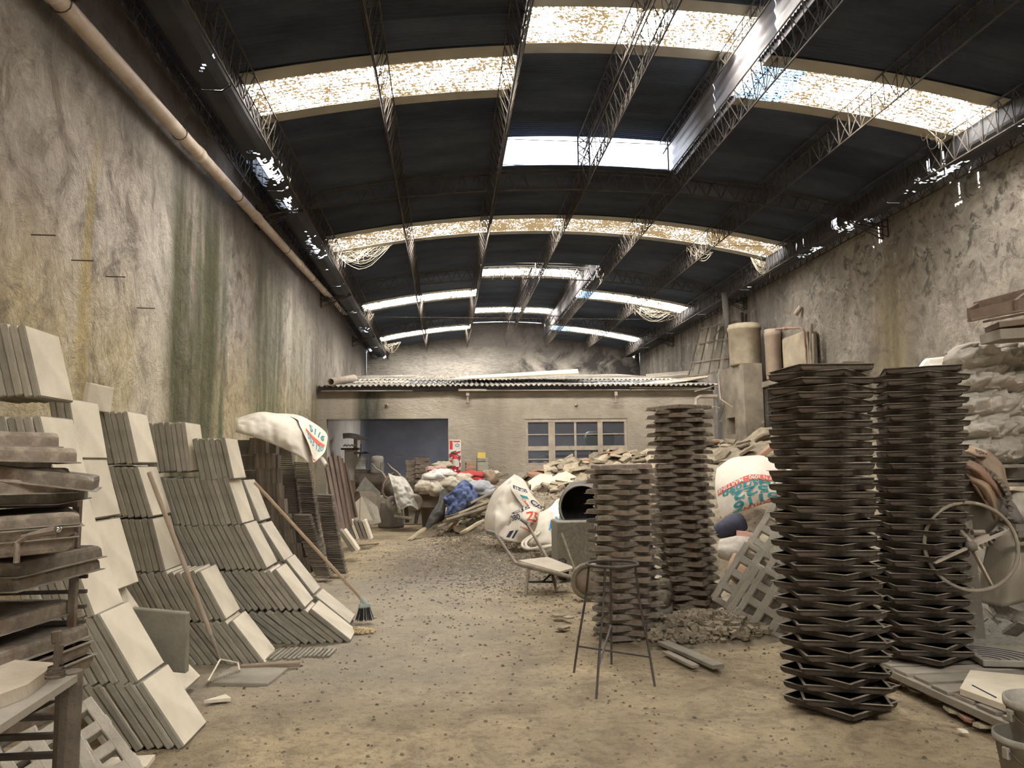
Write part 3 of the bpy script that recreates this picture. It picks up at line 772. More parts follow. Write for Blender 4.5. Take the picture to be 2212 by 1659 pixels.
# ------------------------------------------------------------------ square steel mould pans
PS, PH = .47, .040
def pan_mesh(name, s=PS, h=PH, mat=None, lip=None):
    def ring(inset, ch, z):
        a = s / 2 - inset; r = []
        for (sx, sy) in ((1, -1), (1, 1), (-1, 1), (-1, -1)):
            if sx * sy < 0: r += [(sx * (a - ch), sy * a, z), (sx * a, sy * (a - ch), z)] if (sx, sy) == (1, -1) else [(sx * (a - ch), sy * a, z), (sx * a, sy * (a - ch), z)]
            else: r += [(sx * a, sy * (a - ch), z), (sx * (a - ch), sy * a, z)]
        return r
    rings = [ring(.015, .024, 0), ring(.008, .020, .003), ring(.005, .008, .013), ring(.004, .002, h - .004), ring(-.007, .001, h - .003), ring(-.007, .001, h), ring(.008, .002, h), ring(.014, .014, .014), ring(.03, .03, .004)]
    vs = [v for r in rings for v in r]; fs = []
    for i in range(len(rings) - 1):
        for k in range(8): fs.append((i * 8 + k, i * 8 + (k + 1) % 8, (i + 1) * 8 + (k + 1) % 8, (i + 1) * 8 + k))
    fs += [tuple(range(8))[::-1], tuple(range((len(rings) - 1) * 8, len(rings) * 8))]
    mb = MB(); mb.add(vs, fs)
    me = mb.mesh(name, mat); me.materials.append(lip); n0 = len(fs)
    for i, p in enumerate(me.polygons):
        if 24 <= i < 48 or i >= n0: p.material_index = 1
    return me
pan_up = pan_mesh('mould_pan', mat=M_PAN, lip=M_LIP); pan_dn = pan_mesh('mould_pan', mat=M_PAN3, lip=M_LIP); pan_rk = pan_mesh('mould_pan', h=.044, mat=M_PAN3, lip=M_LIP)
def pan_stack(nm, base, top, n, flip, yaw0, yawstep, grp, bend=0.0, z0=0.0, odd=0):
    B, T_ = base, top
    for k in range(n):
        f = k / (n - 1); z = B.z + (T_.z - B.z) * f
        x = B.x + (T_.x - B.x) * f + bend * sin(f * pi) + random.uniform(-.008, .008); y = B.y + (T_.y - B.y) * f + random.uniform(-.008, .008)
        yaw = yaw0 + (radians(45) if k % 2 else 0) + yawstep * k + random.uniform(-.06, .06)
        rx, ry = random.uniform(-.012, .012), random.uniform(-.012, .012)
        if flip: rot = (pi + rx, ry, yaw); z += PH
        else: rot = (rx, ry, yaw)
        kk = n - k
        lab = ('topmost' if kk == 1 else 'lowest' if k == 0 else nth(kk) + ' from top') + ' square steel mould pan of the ' + nm
        tag(link('mould_pan', pan_dn if flip else pan_up, None, (x, y, z), rot), lab, 'mould', grp)
# open side up: the stack nearest the viewer and the one on the pallet
pan_stack('tall pan stack standing on bare floor', Vector((2.385, 4.50, .012)), Vector((2.375, 4.52, 2.035)), 48, False, radians(28), .006, 'pans of the floor stack', -.03)
pan_stack('tall pan stack standing on the pallet', Vector((3.27, 5.00, .150)), Vector((3.37, 5.00, 2.08)), 48, False, radians(32), -.005, 'pans of the pallet stack', -.02)
# open side down
pan_stack('low pan stack behind the ring stand', Vector((1.565, 6.50, .01)), Vector((1.54, 6.50, 1.43)), 34, True, radians(8), .02, 'pans of the ring stand stack')
pan_stack('far tall pan stack by soil heap', Vector((2.37, 7.25, .01)), Vector((2.33, 7.25, 2.00)), 46, True, radians(12), -.012, 'pans of the soil heap stack', -.03)

# ------------------------------------------------------------------ rack of moulds at the left front
YR = 2.30
def pan_at(k, px, py, yaw, flip, tx=0, ty=0, far=False, s=PS):
    c = PY(px, py, YR); R = RZ(radians(yaw)); off = R @ Vector((s / 2, s / 2 if far else -s / 2, 0))
    if far: c = PY(px, py, YR + .42)
    p = c - off; p.z = c.z + (PH / 2 if flip else -PH / 2)
    rot = (RZ(radians(yaw)) @ RX(radians(tx)) @ RY(radians(ty)) @ (RX(pi) if flip else Matrix.Identity(3)))
    tag(link('mould_pan', pan_rk, None, p, rot), k, 'mould', 'pans on the wooden rack')
L_ = ['rusty pan at the very top of the wooden rack', 'cornered rusty pan just below the top one on rack', 'red-rusted pan jutting out beside the cornered one on rack', 'dark pan end below the red-rusted one on rack',
      'steeply tilted pan pointing down toward the slabs on rack', 'long pan with rounded end below the tilted one on rack', 'rust-striped pan slanting down to the frame edge on rack', 'black pan behind the rust-striped one on rack',
      'cornered pan resting on the angle-iron frame of rack', 'first grey pan below the frame bar on rack', 'second grey pan below the frame bar, behind the clamp lever', 'third grey pan below the frame bar on rack',
      'dusty-topped pan with sharp corner below the clamp lever', 'pan nested right under the dusty-topped cornered one', 'slanting pan midway down the rack', 'large dust-covered pan above the two open pans',
      'upper of the two open pans beside the bolt', 'lower of the two open pans beside the bolt', 'long shallow pan under the wooden board of rack']
for a in [(133, 946, 34, 1, 0, 1.2), (76, 968, 20, 1, 0, 2), (172, 977, 33, 1, 0, 2), (116, 998, 34, 1, 0, 0), (212, 1018, 22, 1, 0, 9), (156, 1022, 31, 1, 0, 1), (80, 1052, 38, 1, 0, -7), (164, 1047, 33, 1, 0, 0),
          (122, 1070, 14, 1, 0, 1), (176, 1125, 30, 1, 0, -2), (167, 1154, 30, 0, 0, -2), (166, 1182, 29, 0, 0, -2), (40, 1230, -4, 1, 0, 0), (34, 1262, -4, 1, 0, 0), (172, 1302, -5, 1, -1, 0, True),
          (197, 1356, -6, 1, -1, 0, True), (201, 1396, -6, 0, -1, 0, True), (207, 1424, -6, 0, -1, 0, True), (135, 1525, -6, 0, -1, 0, True)]:
    pan_at(L_.pop(0), *a)
t = thing('mould_rack', 'wooden and steel rack holding rusty pans, at left front corner', 'rack')
M_BARK = plain('rough_post_wood', (.085, .07, .055), (.17, .14, .11), 7, .9, .9, 0, 0, 30)
pb = PY(152, 1450, 2.32); mb = MB()
mb.lathe([(.038, 0), (.036, .3), (.034, pb.z * .7), (.033, pb.z)], 10, (pb.x, pb.y, 0)); mb.v = [(x + .006 * noise.noise(Vector((x * 30, y * 30, z * 14))), y, z) for x, y, z in mb.v]
mb.add([(pb.x + .033 * cos(2 * pi * k / 10), pb.y + .033 * sin(2 * pi * k / 10), pb.z) for k in range(10)], [tuple(range(10))])
obj('post', mb, M_BARK, t)
q = PY(168, 1457, 2.30); z0 = q.z
def plate(P_, th):
    n_ = len(P_); mb = MB(); mb.add(P_ + [p - Vector((0, 0, th)) for p in P_], [tuple(range(n_)), tuple(range(n_, 2 * n_))[::-1]] + [(i, (i + 1) % n_, n_ + (i + 1) % n_, n_ + i) for i in range(n_)]); return mb
obj('bench_board', plate([q, PZ(0, 1567, z0), PZ(-420, 1720, z0), PZ(-500, 1470, z0), PZ(30, 1440, z0)], .02), M_WOODG, t)
zc = z0 + .035
obj('clamp_board', plate([PZ(126, 1432, zc), PZ(112, 1440, zc), PZ(60, 1478, zc), PZ(0, 1500, zc), PZ(-300, 1600, zc), PZ(-400, 1440, zc), PZ(20, 1424, zc)], .034), plain('pale_split_wood', (.50, .44, .35), (.34, .28, .21), 4, .85, .5), t)
for k in range(13):
    z = .10 + k * .055
    if z > pb.z - .08: break
    mb = MB(); mb.box((pb.x - .42, pb.y + .10, z), (.80, .02, .016)); obj('shelf_bar', mb, M_STEEL, t)
for (a, b) in ((PY(168, 1083, 2.66), PY(160, 1210, 2.66)),):
    mb = MB(); mb.box(a + Vector((0, 0, -.32)), (.022, .022, .66)); obj('angle_post', mb, M_PAN2, t)
a = PY(172, 1088, 2.60); mb = MB(); mb.box(a + Vector((-.42, 0, 0)), (.84, .03, .02)); obj('frame_bar', mb, M_PAN2, t)
for k in range(9):
    mb = MB(); mb.box((a.x - .42, 2.70, .78 + k * .05), (.82, .014, .012)); obj('rear_bar', mb, M_STEEL, t)
c = PY(120, 1455, 2.22); mb = MB()
for k in range(4): mb.lathe([(.026 - .002 * k, k * .008), (.026 - .002 * k, k * .008 + .006)], 12, c - Vector((0, 0, .01)))
mb.bar(c, c + Vector((.004, 0, .09)), .008, 8); mb.box(c + Vector((.004, 0, .055)), (.022, .012, .05), RY(.15), .003); mb.box(c + Vector((-.002, 0, .098)), (.026, .014, .036), RY(-.1), .004)
obj('clamp_bolt', mb, M_STEEL, t)
c = PY(38, 1172, 2.2); mb = MB(); mb.tube([c + Vector((0, 0, -.055)), c + Vector((0, 0, .0)), c + Vector((.03, 0, .02))], .008, 6); mb.tube([c + Vector((.01, 0, .015)), c + Vector((.10, .0, .032))], [.006, .014], 8)
obj('clamp_lever', mb, M_PAN2, t); mb = MB(); mb.lathe([(0, -.010), (.008, -.007), (.010, 0), (.008, .007), (0, .010)], 12, c + Vector((.105, 0, .034)))
o = obj('lever_knob', mb, plain('chrome_knob', (.6, .6, .62), (.4, .4, .42), 8, .2, 0, 1.0), t, True); o['label'] = 'shiny round metal knob'

p = PZ(770, 1364, 0); mb = MB()
for k in range(160):
    a = random.random() * 6.28; q = random.random() ** .7 * .13; r = random.uniform(.006, .016); x, y = p.x + q * 1.3 * cos(a), p.y + q * sin(a)
    mb.box((x, y, .03 * max(0, 1 - q / .1) + .002), (r * 2, r * 2, r), RZ(a) @ RX(.4))
tag(obj('sand_spill', mb, plain('orange_sand', (.52, .40, .24), (.42, .32, .19), 20, .95, .5)), 'small orange sand heap at foot of the long slab pile', 'sand', None, 'stuff')
# ================================================================== cloth and sacks
M_BAG = plain('white_woven_bag', (.72, .66, .56), (.60, .545, .45), 2.5, .75, .25, 0, .08, 90)
M_BAGD = plain('dusty_sack', (.50, .455, .385), (.33, .295, .245), 6, .95, .8, 0, .25, 22)
M_KRAFT = plain('brown_kraft_paper', (.34, .225, .14), (.22, .145, .095), 4, .85, .4, 0, .35, 14)
M_TEAL = plain('teal_print', (.04, .24, .27), (.06, .28, .30), 20, .8, 0)
M_REDP = plain('red_print', (.60, .09, .05), (.62, .13, .08), 20, .8, 0)
M_BLUEP = plain('blue_print', (.05, .22, .50), (.07, .26, .52), 20, .8, 0)
M_BLACKP = plain('dark_print', (.03, .035, .06), (.05, .05, .08), 20, .8, 0)
M_WHITEP = plain('white_print', (.75, .70, .62), None, 20, .8, 0)
def catmull(P, t):
    n = len(P) - 1
    if n < 1: return P[0]
    f = min(max(t, 0), 1) * n; i = min(int(f), n - 1); f -= i
    p0, p1, p2, p3 = P[max(i - 1, 0)], P[i], P[i + 1], P[min(i + 2, n)]
    return .5 * ((2 * p1) + (p2 - p0) * f + (2 * p0 - 5 * p1 + 4 * p2 - p3) * f * f + (3 * p1 - p0 - 3 * p2 + p3) * f ** 3)
def surf(rows, wr=.02, fq=4, seed=0.0):
    """smooth sheet through rows of (px, py, Y) points of the photograph"""
    G = [[PY(*q) for q in r] for r in rows]
    def f(u, v, wr_=wr):
        p = catmull([catmull(r, u) for r in G], v)
        if wr_:
            e = min(1, 6 * min(u, 1 - u, v, 1 - v) + .25)
            d = (abs(noise.noise(p * fq + Vector((seed, 0, 0)))) * 2 - .6) * .7 + noise.noise(p * fq * 2.7 + Vector((0, seed, 0))) * .5
            p = p + Vector((.2, -1, .35)) * wr_ * e * d
        return p
    return f
def sheet(name, f, mat, parent=None, nu=36, nv=28, thick=.004):
    mb = MB(); mb.grid(f, nu, nv); return obj(name, mb, mat, parent, True, solid=thick)
def pillow(name, f, bulge, mat, parent=None, nu=30, nv=22, back=1.0):
    mb = MB(); e = lambda u, v: (max(0, sin(pi * u)) * max(0, sin(pi * v))) ** .45
    fr = lambda u, v: f(u, v) + Vector((0, -bulge * e(u, v), 0))
    bk = lambda u, v: f(1 - u, v) + Vector((0, bulge * back * e(u, v), 0))
    mb.grid(fr, nu, nv); mb.grid(bk, nu, nv); return obj(name, mb, mat, parent, True), fr
_txt = {}
def text_mesh(s):
    if s in _txt: return _txt[s]
    cu = bpy.data.curves.new('txt', 'FONT'); cu.body = s; cu.align_x = 'LEFT'; cu.size = 1.0; cu.resolution_u = 3; cu.offset = .025
    o = bpy.data.objects.new('txt', cu); C.objects.link(o); dg = bpy.context.evaluated_depsgraph_get()
    me = bpy.data.meshes.new_from_object(o.evaluated_get(dg)); bpy.data.objects.remove(o)
    bm = bmesh.new(); bm.from_mesh(me); bmesh.ops.triangulate(bm, faces=bm.faces[:])
    bmesh.ops.subdivide_edges(bm, edges=[e for e in bm.edges if e.calc_length() > .18], cuts=2)
    bmesh.ops.triangulate(bm, faces=bm.faces[:])
    bm.verts.ensure_lookup_table(); vs = [v.co.copy() for v in bm.verts]; fs = [tuple(v.index for v in f.verts) for f in bm.faces]; bm.free()
    _txt[s] = (vs, fs, max([v.x for v in vs] + [.01])); return _txt[s]
def text_on(name, s, f, u0, v0, du, dv, mat, parent, bold=0.0, off=.006):
    """letters laid on the sheet f: start (u0, v0), width vector du, height vector dv, both in (u, v)"""
    vs, fs, wd = text_mesh(s); mb = MB(); out = []
    for v in vs:
        a, b = v.x / wd, v.y / .72
        u = u0 + du[0] * a + dv[0] * b; w_ = v0 + du[1] * a + dv[1] * b
        u = min(max(u, 0), 1); w_ = min(max(w_, 0), 1)
        e = .01; p = f(u, w_); nr = (f(min(u + e, 1), w_) - f(max(u - e, 0), w_)).cross(f(u, min(w_ + e, 1)) - f(u, max(w_ - e, 0)))
        if nr.length > 1e-9: nr.normalize()
        if nr.y > 0: nr = -nr
        out.append(p + nr * off)
    mb.add(out, fs); return obj(name, mb, mat, parent)
def quad_on(name, f, u0, v0, u1, v1, mat, parent, n=14, m_=3, off=.004, skew=0.0):
    mb = MB()
    def g(a, b):
        u, v = u0 + (u1 - u0) * a, v0 + (v1 - v0) * b + skew * a; e = .01; p = f(u, v)
        nr = (f(min(u + e, 1), v) - f(max(u - e, 0), v)).cross(f(u, min(v + e, 1)) - f(u, max(v - e, 0))).normalized()
        if nr.y > 0: nr = -nr
        return p + nr * off
    mb.grid(g, n, m_); return obj(name, mb, mat, parent)

# sack draped over the brown tiles
t = thing('draped_sack', 'empty white bulk sack draped over the brown edge tiles', 'sack')
f = surf([[(508, 905, 9.9), (560, 890, 9.9), (600, 893, 10.0), (640, 897, 10.2), (668, 915, 10.4)],
          [(512, 918, 9.7), (565, 925, 9.6), (610, 925, 9.6), (650, 935, 9.7), (676, 950, 10.0)],
          [(508, 933, 9.65), (560, 948, 9.5), (610, 968, 9.45), (645, 985, 9.45), (668, 1000, 9.5)]], .035, 5)
o, fr = pillow('bag_body', f, .08, M_BAG, t, 44, 26, .3)
f2 = surf([[(600, 893, 10.0), (640, 896, 10.2), (668, 908, 10.4), (700, 930, 10.6), (708, 945, 10.6)],
           [(640, 905, 9.95), (655, 915, 9.9), (672, 930, 10.0), (690, 945, 10.1), (706, 960, 10.2)],
           [(648, 920, 9.7), (660, 940, 9.65), (672, 965, 9.6), (685, 980, 9.7), (702, 975, 9.9)],
           [(668, 960, 9.55), (672, 975, 9.5), (675, 990, 9.5), (678, 999, 9.5), (694, 985, 9.7)]], .01, 5)
sheet('printed_flap', f2, M_BAG, t, 30, 24)
quad_on('red_band', f2, .30, .42, .92, .50, M_REDP, t)
quad_on('red_band', f2, .20, .86, .80, .92, M_REDP, t)
text_on('print', '553 120', f2, .35, .60, (.55, .02), (0, -.13), M_TEAL, t)
text_on('print', '5116', f2, .45, .36, (.42, .0), (0, -.16), M_TEAL, t)
mb = MB(); mb.tube([PY(694, 990, 9.7), PY(700, 1000, 9.65), PY(704, 1006, 9.6), PY(709, 1002, 9.6)], [.03, .035, .03, .015], 8); obj('knotted_corner', mb, M_BAG, t, True)

# ------------------------------------------------------------------ brown boards leaning on the wall behind the tiles
M_RBRN = plain('red_brown_board', (.20, .145, .12), (.135, .10, .082), 4, .85, .3, 0, .25)
tops = [(703, 995), (712, 988), (722, 984), (731, 985), (738, 990), (744, 1000)]
bots = [(735, 1150), (743, 1153), (750, 1146), (757, 1135), (763, 1125), (769, 1117)]
for k in range(6):
    a, b = PY(*tops[k], 13.6 + .05 * k), PY(*bots[k], 12.6 + .30 * k); b.z = max(b.z, .05)
    d = b - a; q = d.to_track_quat('Z', 'Y').to_matrix(); mb = MB(); mb.box((a + b) / 2, (.05, .062, d.length), q @ RZ(radians(80)))
    tag(obj('leaning_board', mb, M_RBRN), '%s from left of the red-brown boards leaning behind brown tiles' % nth(k + 1), 'board', 'red-brown boards')
for k in range(5):
    B, Tp = PY(800 - k * 9, 1166 - k, 13.6), PY(785 - k * 9, 1124, 13.6)
    a = (Tp - B).normalized(); mb = MB(); mb.box((0, 0, 0), (.055, .33, .37), None, .006)
    tag(obj('small_slab', mb, M_SLAB if k in (0, 3) else M_WOODG, None, False, (B + Tp) / 2 + Vector((0, .15, 0)), (0, atan2(a.x, a.z), 0)), '%s from the aisle of small slabs standing below leaning boards' % nth(k + 1), 'slab', 'small slabs by the boards')
for k in range(2):
    B, Tp = PY(772 - 10 * k, 1190, 11.9), PY(741 - 9 * k, 1146, 11.9); a = (Tp - B).normalized()
    mb = MB(); mb.box((0, 0, 0), (.05, .25, .40), None, .006)
    tag(obj('small_slab', mb, M_SLAB if k == 0 else M_SLABG, None, False, (B + Tp) / 2 + Vector((0, .12, 0)), (0, atan2(a.x, a.z), 0)), ['pale', 'grey'][k] + ' small slab leaning right behind the flat tile column', 'slab')
mb = MB(); mb.prism([(-.25, 0), (.25, 0), (.05, .45), (-.12, .30)], .03, RX(radians(80)))
tag(obj('slab_shard', mb, M_SLAB, None, False, PY(775, 1125, 14.2)), 'pale broken slab standing behind the small slabs by boards', 'shard')
mb = MB(); mb.bar(PY(777, 1122, 13.7), PY(778, 1076, 13.9), .012, 6); tag(obj('thin_stake', mb, M_WOODG), 'thin upright stake among small slabs by the boards', 'stake')
mb = MB(); mb.bar(PZ(776, 1178, .02), PZ(818, 1174, .02), .012, 5); tag(obj('lath', mb, M_WOOD), 'thin lath on floor in front of the small slabs', 'lath')

# ------------------------------------------------------------------ ring stand
t = thing('ring_stand', 'black wrought steel ring stand with four splayed legs', 'stand', (1.13, 5.2, 0))
M_IRON = plain('black_iron', (.045, .04, .04), (.10, .085, .07), 12, .55, .1, .2)
cx, cy, cz, rr = 1.150, 5.2, .785, .178
def lp(p): return Vector(p) - Vector((1.13, 5.2, 0))
mb = MB(); mb.tube([lp((cx + rr * cos(a), cy + rr * sin(a), cz)) for a in [2 * pi * k / 40 for k in range(40)]], .010, 8, True); obj('ring', mb, M_IRON, t, True)
feet = [(.897, 5.395), (.935, 4.79), (1.374, 5.004), (1.21, 5.58)]; angs = []
for (fx, fy) in feet:
    a = atan2(fy - cy, fx - cx); top = Vector((cx + rr * cos(a), cy + rr * sin(a), cz)); ft = Vector((fx, fy, .006)); kn = top + (ft - top) * .28 + Vector((-.012 * cos(a), -.012 * sin(a), 0))
    mb = MB(); mb.tube([lp(top), lp(kn), lp(top + (ft - top) * .7), lp(ft)], .0085, 7); obj('leg', mb, M_IRON, t, True); angs.append((top, ft))
def on_leg(i, f): a, b = angs[i]; return lp(a + (b - a) * f)
mb = MB(); mb.bar(on_leg(0, .76), on_leg(2, .76), .007, 6); obj('cross_bar', mb, M_IRON, t)
mb = MB(); mb.bar(on_leg(1, .76), on_leg(3, .62), .008, 6); obj('cross_bar', mb, M_IRON, t)

# ------------------------------------------------------------------ wheelbarrow without tray
M_CEM = plain('cement_crusted_steel', (.33, .285, .22), (.22, .19, .15), 14, .9, .8, 0, 0, 50)
M_DARKR = plain('black_tyre', (.04, .038, .035), (.08, .07, .06), 10, .85, .3)
t = thing('wheelbarrow', 'cement-crusted wheelbarrow frame with flat bed, beside the mixer', 'wheelbarrow')
n0, n1, n2, n3 = PY(1052, 1147, 9.0), PY(1070, 1153, 8.95), PY(1113, 1216, 8.75), PY(1262, 1254, 8.2)
f0, f1, f2_, f3 = PY(1125, 1121, 9.5), PY(1139, 1132, 9.45), PY(1183, 1208, 9.2), PY(1286, 1248, 8.55)
for a in ((n0, n1, n2, n2 + (n3 - n2) * .1, n3), (f0, f1, f2_, f2_ + (f3 - f2_) * .1, f3)):
    mb = MB(); mb.tube(a, [.018, .019, .022, .028, .022], 8); obj('shaft', mb, M_CEM, t, True)
for a in ((n0, n1), (f0, f1)):
    mb = MB(); mb.bar(a[0], a[1], .024, 10); obj('grip', mb, plain('grey_rubber_grip', (.25, .24, .23), (.16, .15, .14), 9, .4, .1), t, True)
bed = [n2 + Vector((.03, 0, .03)), n2 + (n3 - n2) * .66 + Vector((0, 0, .03)), f2_ + (f3 - f2_) * .6 + Vector((0, 0, .03)), f2_ + Vector((0, 0, .03))]
mb = MB(); mb.add(bed + [p - Vector((0, 0, .02)) for p in bed], [(0, 1, 2, 3), (7, 6, 5, 4), (0, 4, 5, 1), (1, 5, 6, 2), (2, 6, 7, 3), (3, 7, 4, 0)]); obj('bed', mb, plain('dusty_bed', (.48, .42, .33), (.38, .33, .26), 6, .9, .4), t)
for (a, b) in ((PY(1142, 1226, 8.66), PZ(1135, 1286, 0)), (PY(1192, 1238, 8.9), PZ(1203, 1280, 0))):
    mb = MB(); mb.box((a + b) / 2, (.03, .03, (a - b).length), (b - a).to_track_quat('Z', 'Y').to_matrix()); obj('leg', mb, M_CEM, t)
mb = MB(); mb.bar(PY(1143, 1257, 8.62), PY(1199, 1257, 8.85), .012, 6); mb.bar(PY(1172, 1257, 8.7), PY(1192, 1238, 8.9), .012, 6); obj('cross_brace', mb, M_DARKR, t)
mb = MB(); mb.bar(PY(1213, 1152, 8.5), PY(1247, 1247, 8.25), .014, 6); obj('tray_strut', mb, M_CEM, t)
wc = PY(1272, 1257, 8.15); wc.z = .20; Rw = RZ(radians(-8)) @ RX(radians(90))
mb = MB(); mb.lathe([(.150, -.03), (.185, -.034), (.200, -.015), (.200, .015), (.185, .034), (.150, .03)], 28, wc, Rw, True); w1 = obj('wheel', mb, M_CEM, t, True)
mb = MB(); mb.lathe([(0, -.02), (.02, -.03), (.03, -.012), (.150, -.012), (.156, .012), (.03, .012), (0, .03)], 24, wc, Rw); obj('hub_disc', mb, M_FRAME, w1, True)
t = thing('spare_wheel', 'dusty spare wheel standing behind the ring stand pans', 'wheel')
wc = PY(1440, 1308, 7.1); wc.z = .19; wc.x = PY(1434, 1308, 7.1).x; mb = MB(); mb.lathe([(.10, -.03), (.17, -.04), (.19, -.02), (.19, .02), (.17, .04), (.10, .03)], 24, wc, RZ(.4) @ RX(pi / 2), True); obj('tyre', mb, M_WOODG, t, True)
mb = MB(); mb.lathe([(0, -.02), (.03, -.03), (.10, -.01), (.10, .01), (0, .03)], 20, wc, RZ(.4) @ RX(pi / 2)); obj('rim', mb, M_FRAME, t, True)

# ------------------------------------------------------------------ big drum mixer behind the stand
t = thing('drum_mixer', 'grey tilting drum mixer with dark open mouth behind pans', 'mixer')
M_MIX = plain('speckled_grey_steel', (.20, .185, .155), (.31, .28, .23), 30, .8, .4, 0, 0, 60)
c = PY(1257, 1096, 9.7); ax = Vector((.28, .95, -.06)).normalized(); Rm = ax.to_track_quat('Z', 'Y').to_matrix()
mb = MB(); mb.lathe([(.272, .015), (.29, 0), (.298, .01), (.30, .05), (.36, .35), (.34, .6), (.2, .75), (0, .78)], 32, c, Rm); mb.lathe([(.275, .015), (.28, .05), (.34, .35), (.32, .58), (.18, .72), (0, .74)], 32, c, Rm)
d = obj('drum', mb, plain('drum_steel', (.035, .035, .038), (.07, .065, .06), 8, .6, .3), t, True)
mb = MB(); mb.box(c + Rm @ Vector((-.12, .10, .3)), (.05, .02, .5), Rm); obj('mixing_blade', mb, M_STEEL, d)
mb = MB(); mb.tube([c + Rm @ Vector((.287 * cos(a), .287 * sin(a), 0)) for a in [2 * pi * k / 32 for k in range(32)]], .010, 6, True); obj('mouth_rim', mb, M_FRAME, d, True)
a, b = PY(1204, 1128, 9.45), PY(1262, 1228, 9.45); mb = MB(); mb.box(((a.x + b.x) / 2 + .08, 9.75, (a.z + b.z) / 2), (b.x - a.x + .16, .55, a.z - b.z), None, .01); obj('engine_housing', mb, M_MIX, t)
for (px, yy) in ((1216, 9.55), (1290, 9.9)):
    wc = PY(px, 1240, yy); wc.z = .15; mb = MB(); mb.lathe([(.05, -.05), (.12, -.06), (.15, -.035), (.15, .035), (.12, .06), (.05, .05)], 22, wc, RZ(radians(70)) @ RX(pi / 2), True); obj('tyre', mb, M_DARKR, t, True)
mb = MB(); mb.bar((c.x - .15, 9.8, .15), (c.x + .45, 9.9, .15), .03, 6); obj('axle', mb, M_STEEL, t)

# ------------------------------------------------------------------ printed bulk sacks behind the wheelbarrow
t = thing('printed_sack', 'large upright white printed bulk sack on gravel before rubble heap', 'sack')
f = surf([[(1111, 1024, 13.6), (1118, 1027, 13.5), (1126, 1032, 13.4), (1135, 1040, 13.4)],
          [(1068, 1062, 13.4), (1085, 1060, 13.0), (1112, 1062, 13.0), (1150, 1068, 13.2)],
          [(1050, 1105, 13.3), (1075, 1105, 12.7), (1118, 1100, 12.9), (1168, 1092, 13.2)],
          [(1047, 1138, 13.2), (1070, 1145, 12.6), (1110, 1150, 12.7), (1175, 1120, 13.1)],
          [(1055, 1155, 13.0), (1080, 1163, 12.6), (1115, 1168, 12.6), (1165, 1150, 12.9)]], .13, 1.9)
o, fr = pillow('bag_body', f, .10, M_BAG, t, 60, 56, 1.6)
g = surf([[(1112, 1026, 13.35), (1122, 1030, 13.3), (1134, 1040, 13.3)], [(1102, 1050, 12.95), (1128, 1060, 12.9), (1145, 1063, 13.0)],
          [(1118, 1078, 12.8), (1142, 1085, 12.75), (1160, 1085, 12.9)], [(1135, 1100, 12.7), (1152, 1104, 12.7), (1176, 1100, 12.9)]], .0)
sheet('printed_side', g, M_BAG, t, 20, 24)
quad_on('dark_label', g, .15, .28, .75, .37, M_BLACKP, t, 8, 2, .006); text_on('print', 'IND', g, .2, .37, (.5, 0), (0, -.07), M_WHITEP, t, 0, .010)
quad_on('green_square', g, .30, .48, .60, .57, M_TEAL, t, 6, 3, .006); text_on('print', 'CJS', g, .55, .62, (.25, .34), (.30, -.06), M_BLACKP, t, 0, .008)
text_on('print', 'Cemento', g, .25, .60, (.12, .36), (.14, -.02), M_REDP, t, 0, .008)
g = surf([[(1096, 1112, 12.75), (1118, 1102, 12.55), (1145, 1093, 12.6), (1168, 1100, 12.8)],
          [(1105, 1125, 12.6), (1125, 1120, 12.4), (1150, 1118, 12.4), (1165, 1125, 12.6)],
          [(1092, 1145, 12.6), (1115, 1142, 12.4), (1138, 1142, 12.35), (1150, 1150, 12.5)],
          [(1078, 1162, 12.6), (1100, 1168, 12.4), (1122, 1172, 12.4), (1140, 1168, 12.5)]], .03, 3)
sheet('folded_front', g, M_BAG, t, 34, 26)
text_on('print', '380', g, .05, .35, (.28, .0), (0, -.20), M_BLACKP, t); text_on('print', 'CJ5', g, .16, .12, (.5, -.02), (0, -.1), M_BLACKP, t)
text_on('print', 'Z5', g, .50, .42, (.36, .0), (0, -.24), M_REDP, t); text_on('print', 'Fraccionado', g, .42, .66, (.42, .05), (0, -.06), M_REDP, t)
text_on('print', 'Z', g, .66, .62, (.14, .0), (0, -.14), M_REDP, t); quad_on('dark_stripe', g, .20, .72, .30, .90, M_BLACKP, t, 3, 5); quad_on('dark_stripe', g, .36, .72, .42, .90, M_BLACKP, t, 3, 5)
t = thing('printed_sack', 'sunlit white sack with blue and red print beside mixer housing', 'sack')
f = surf([[(1165, 1108, 12.4), (1190, 1095, 12.4), (1205, 1078, 12.5), (1225, 1078, 12.6)],
          [(1160, 1135, 12.0), (1180, 1125, 11.9), (1205, 1115, 11.9), (1230, 1115, 12.2)],
          [(1148, 1165, 11.8), (1175, 1160, 11.7), (1205, 1155, 11.7), (1235, 1155, 12.0)],
          [(1150, 1176, 11.7), (1180, 1180, 11.6), (1210, 1184, 11.6), (1240, 1184, 11.9)]], .05, 2.6, 5)
o, fr = pillow('bag_body', f, .13, M_BAG, t, 36, 30, 1.5)
text_on('print', 'J', fr, .44, .48, (.06, 0), (0, -.13), M_BLUEP, t, 0, .01); text_on('print', 'INT', fr, .56, .52, (.22, 0), (0, -.20), M_BLUEP, t, 0, .01)
text_on('print', 'H', fr, .66, .80, (.10, 0), (0, -.15), M_REDP, t, 0, .01)
mb = MB(); ring = []
for k in range(26):
    a = 2 * pi * k / 26; u, v = .69 + .12 * cos(a), .72 + .16 * sin(a); ring.append(fr(u, v) + Vector((0, -.012, 0)))
mb.tube(ring, .010, 5, True); obj('red_ring', mb, M_REDP, t)
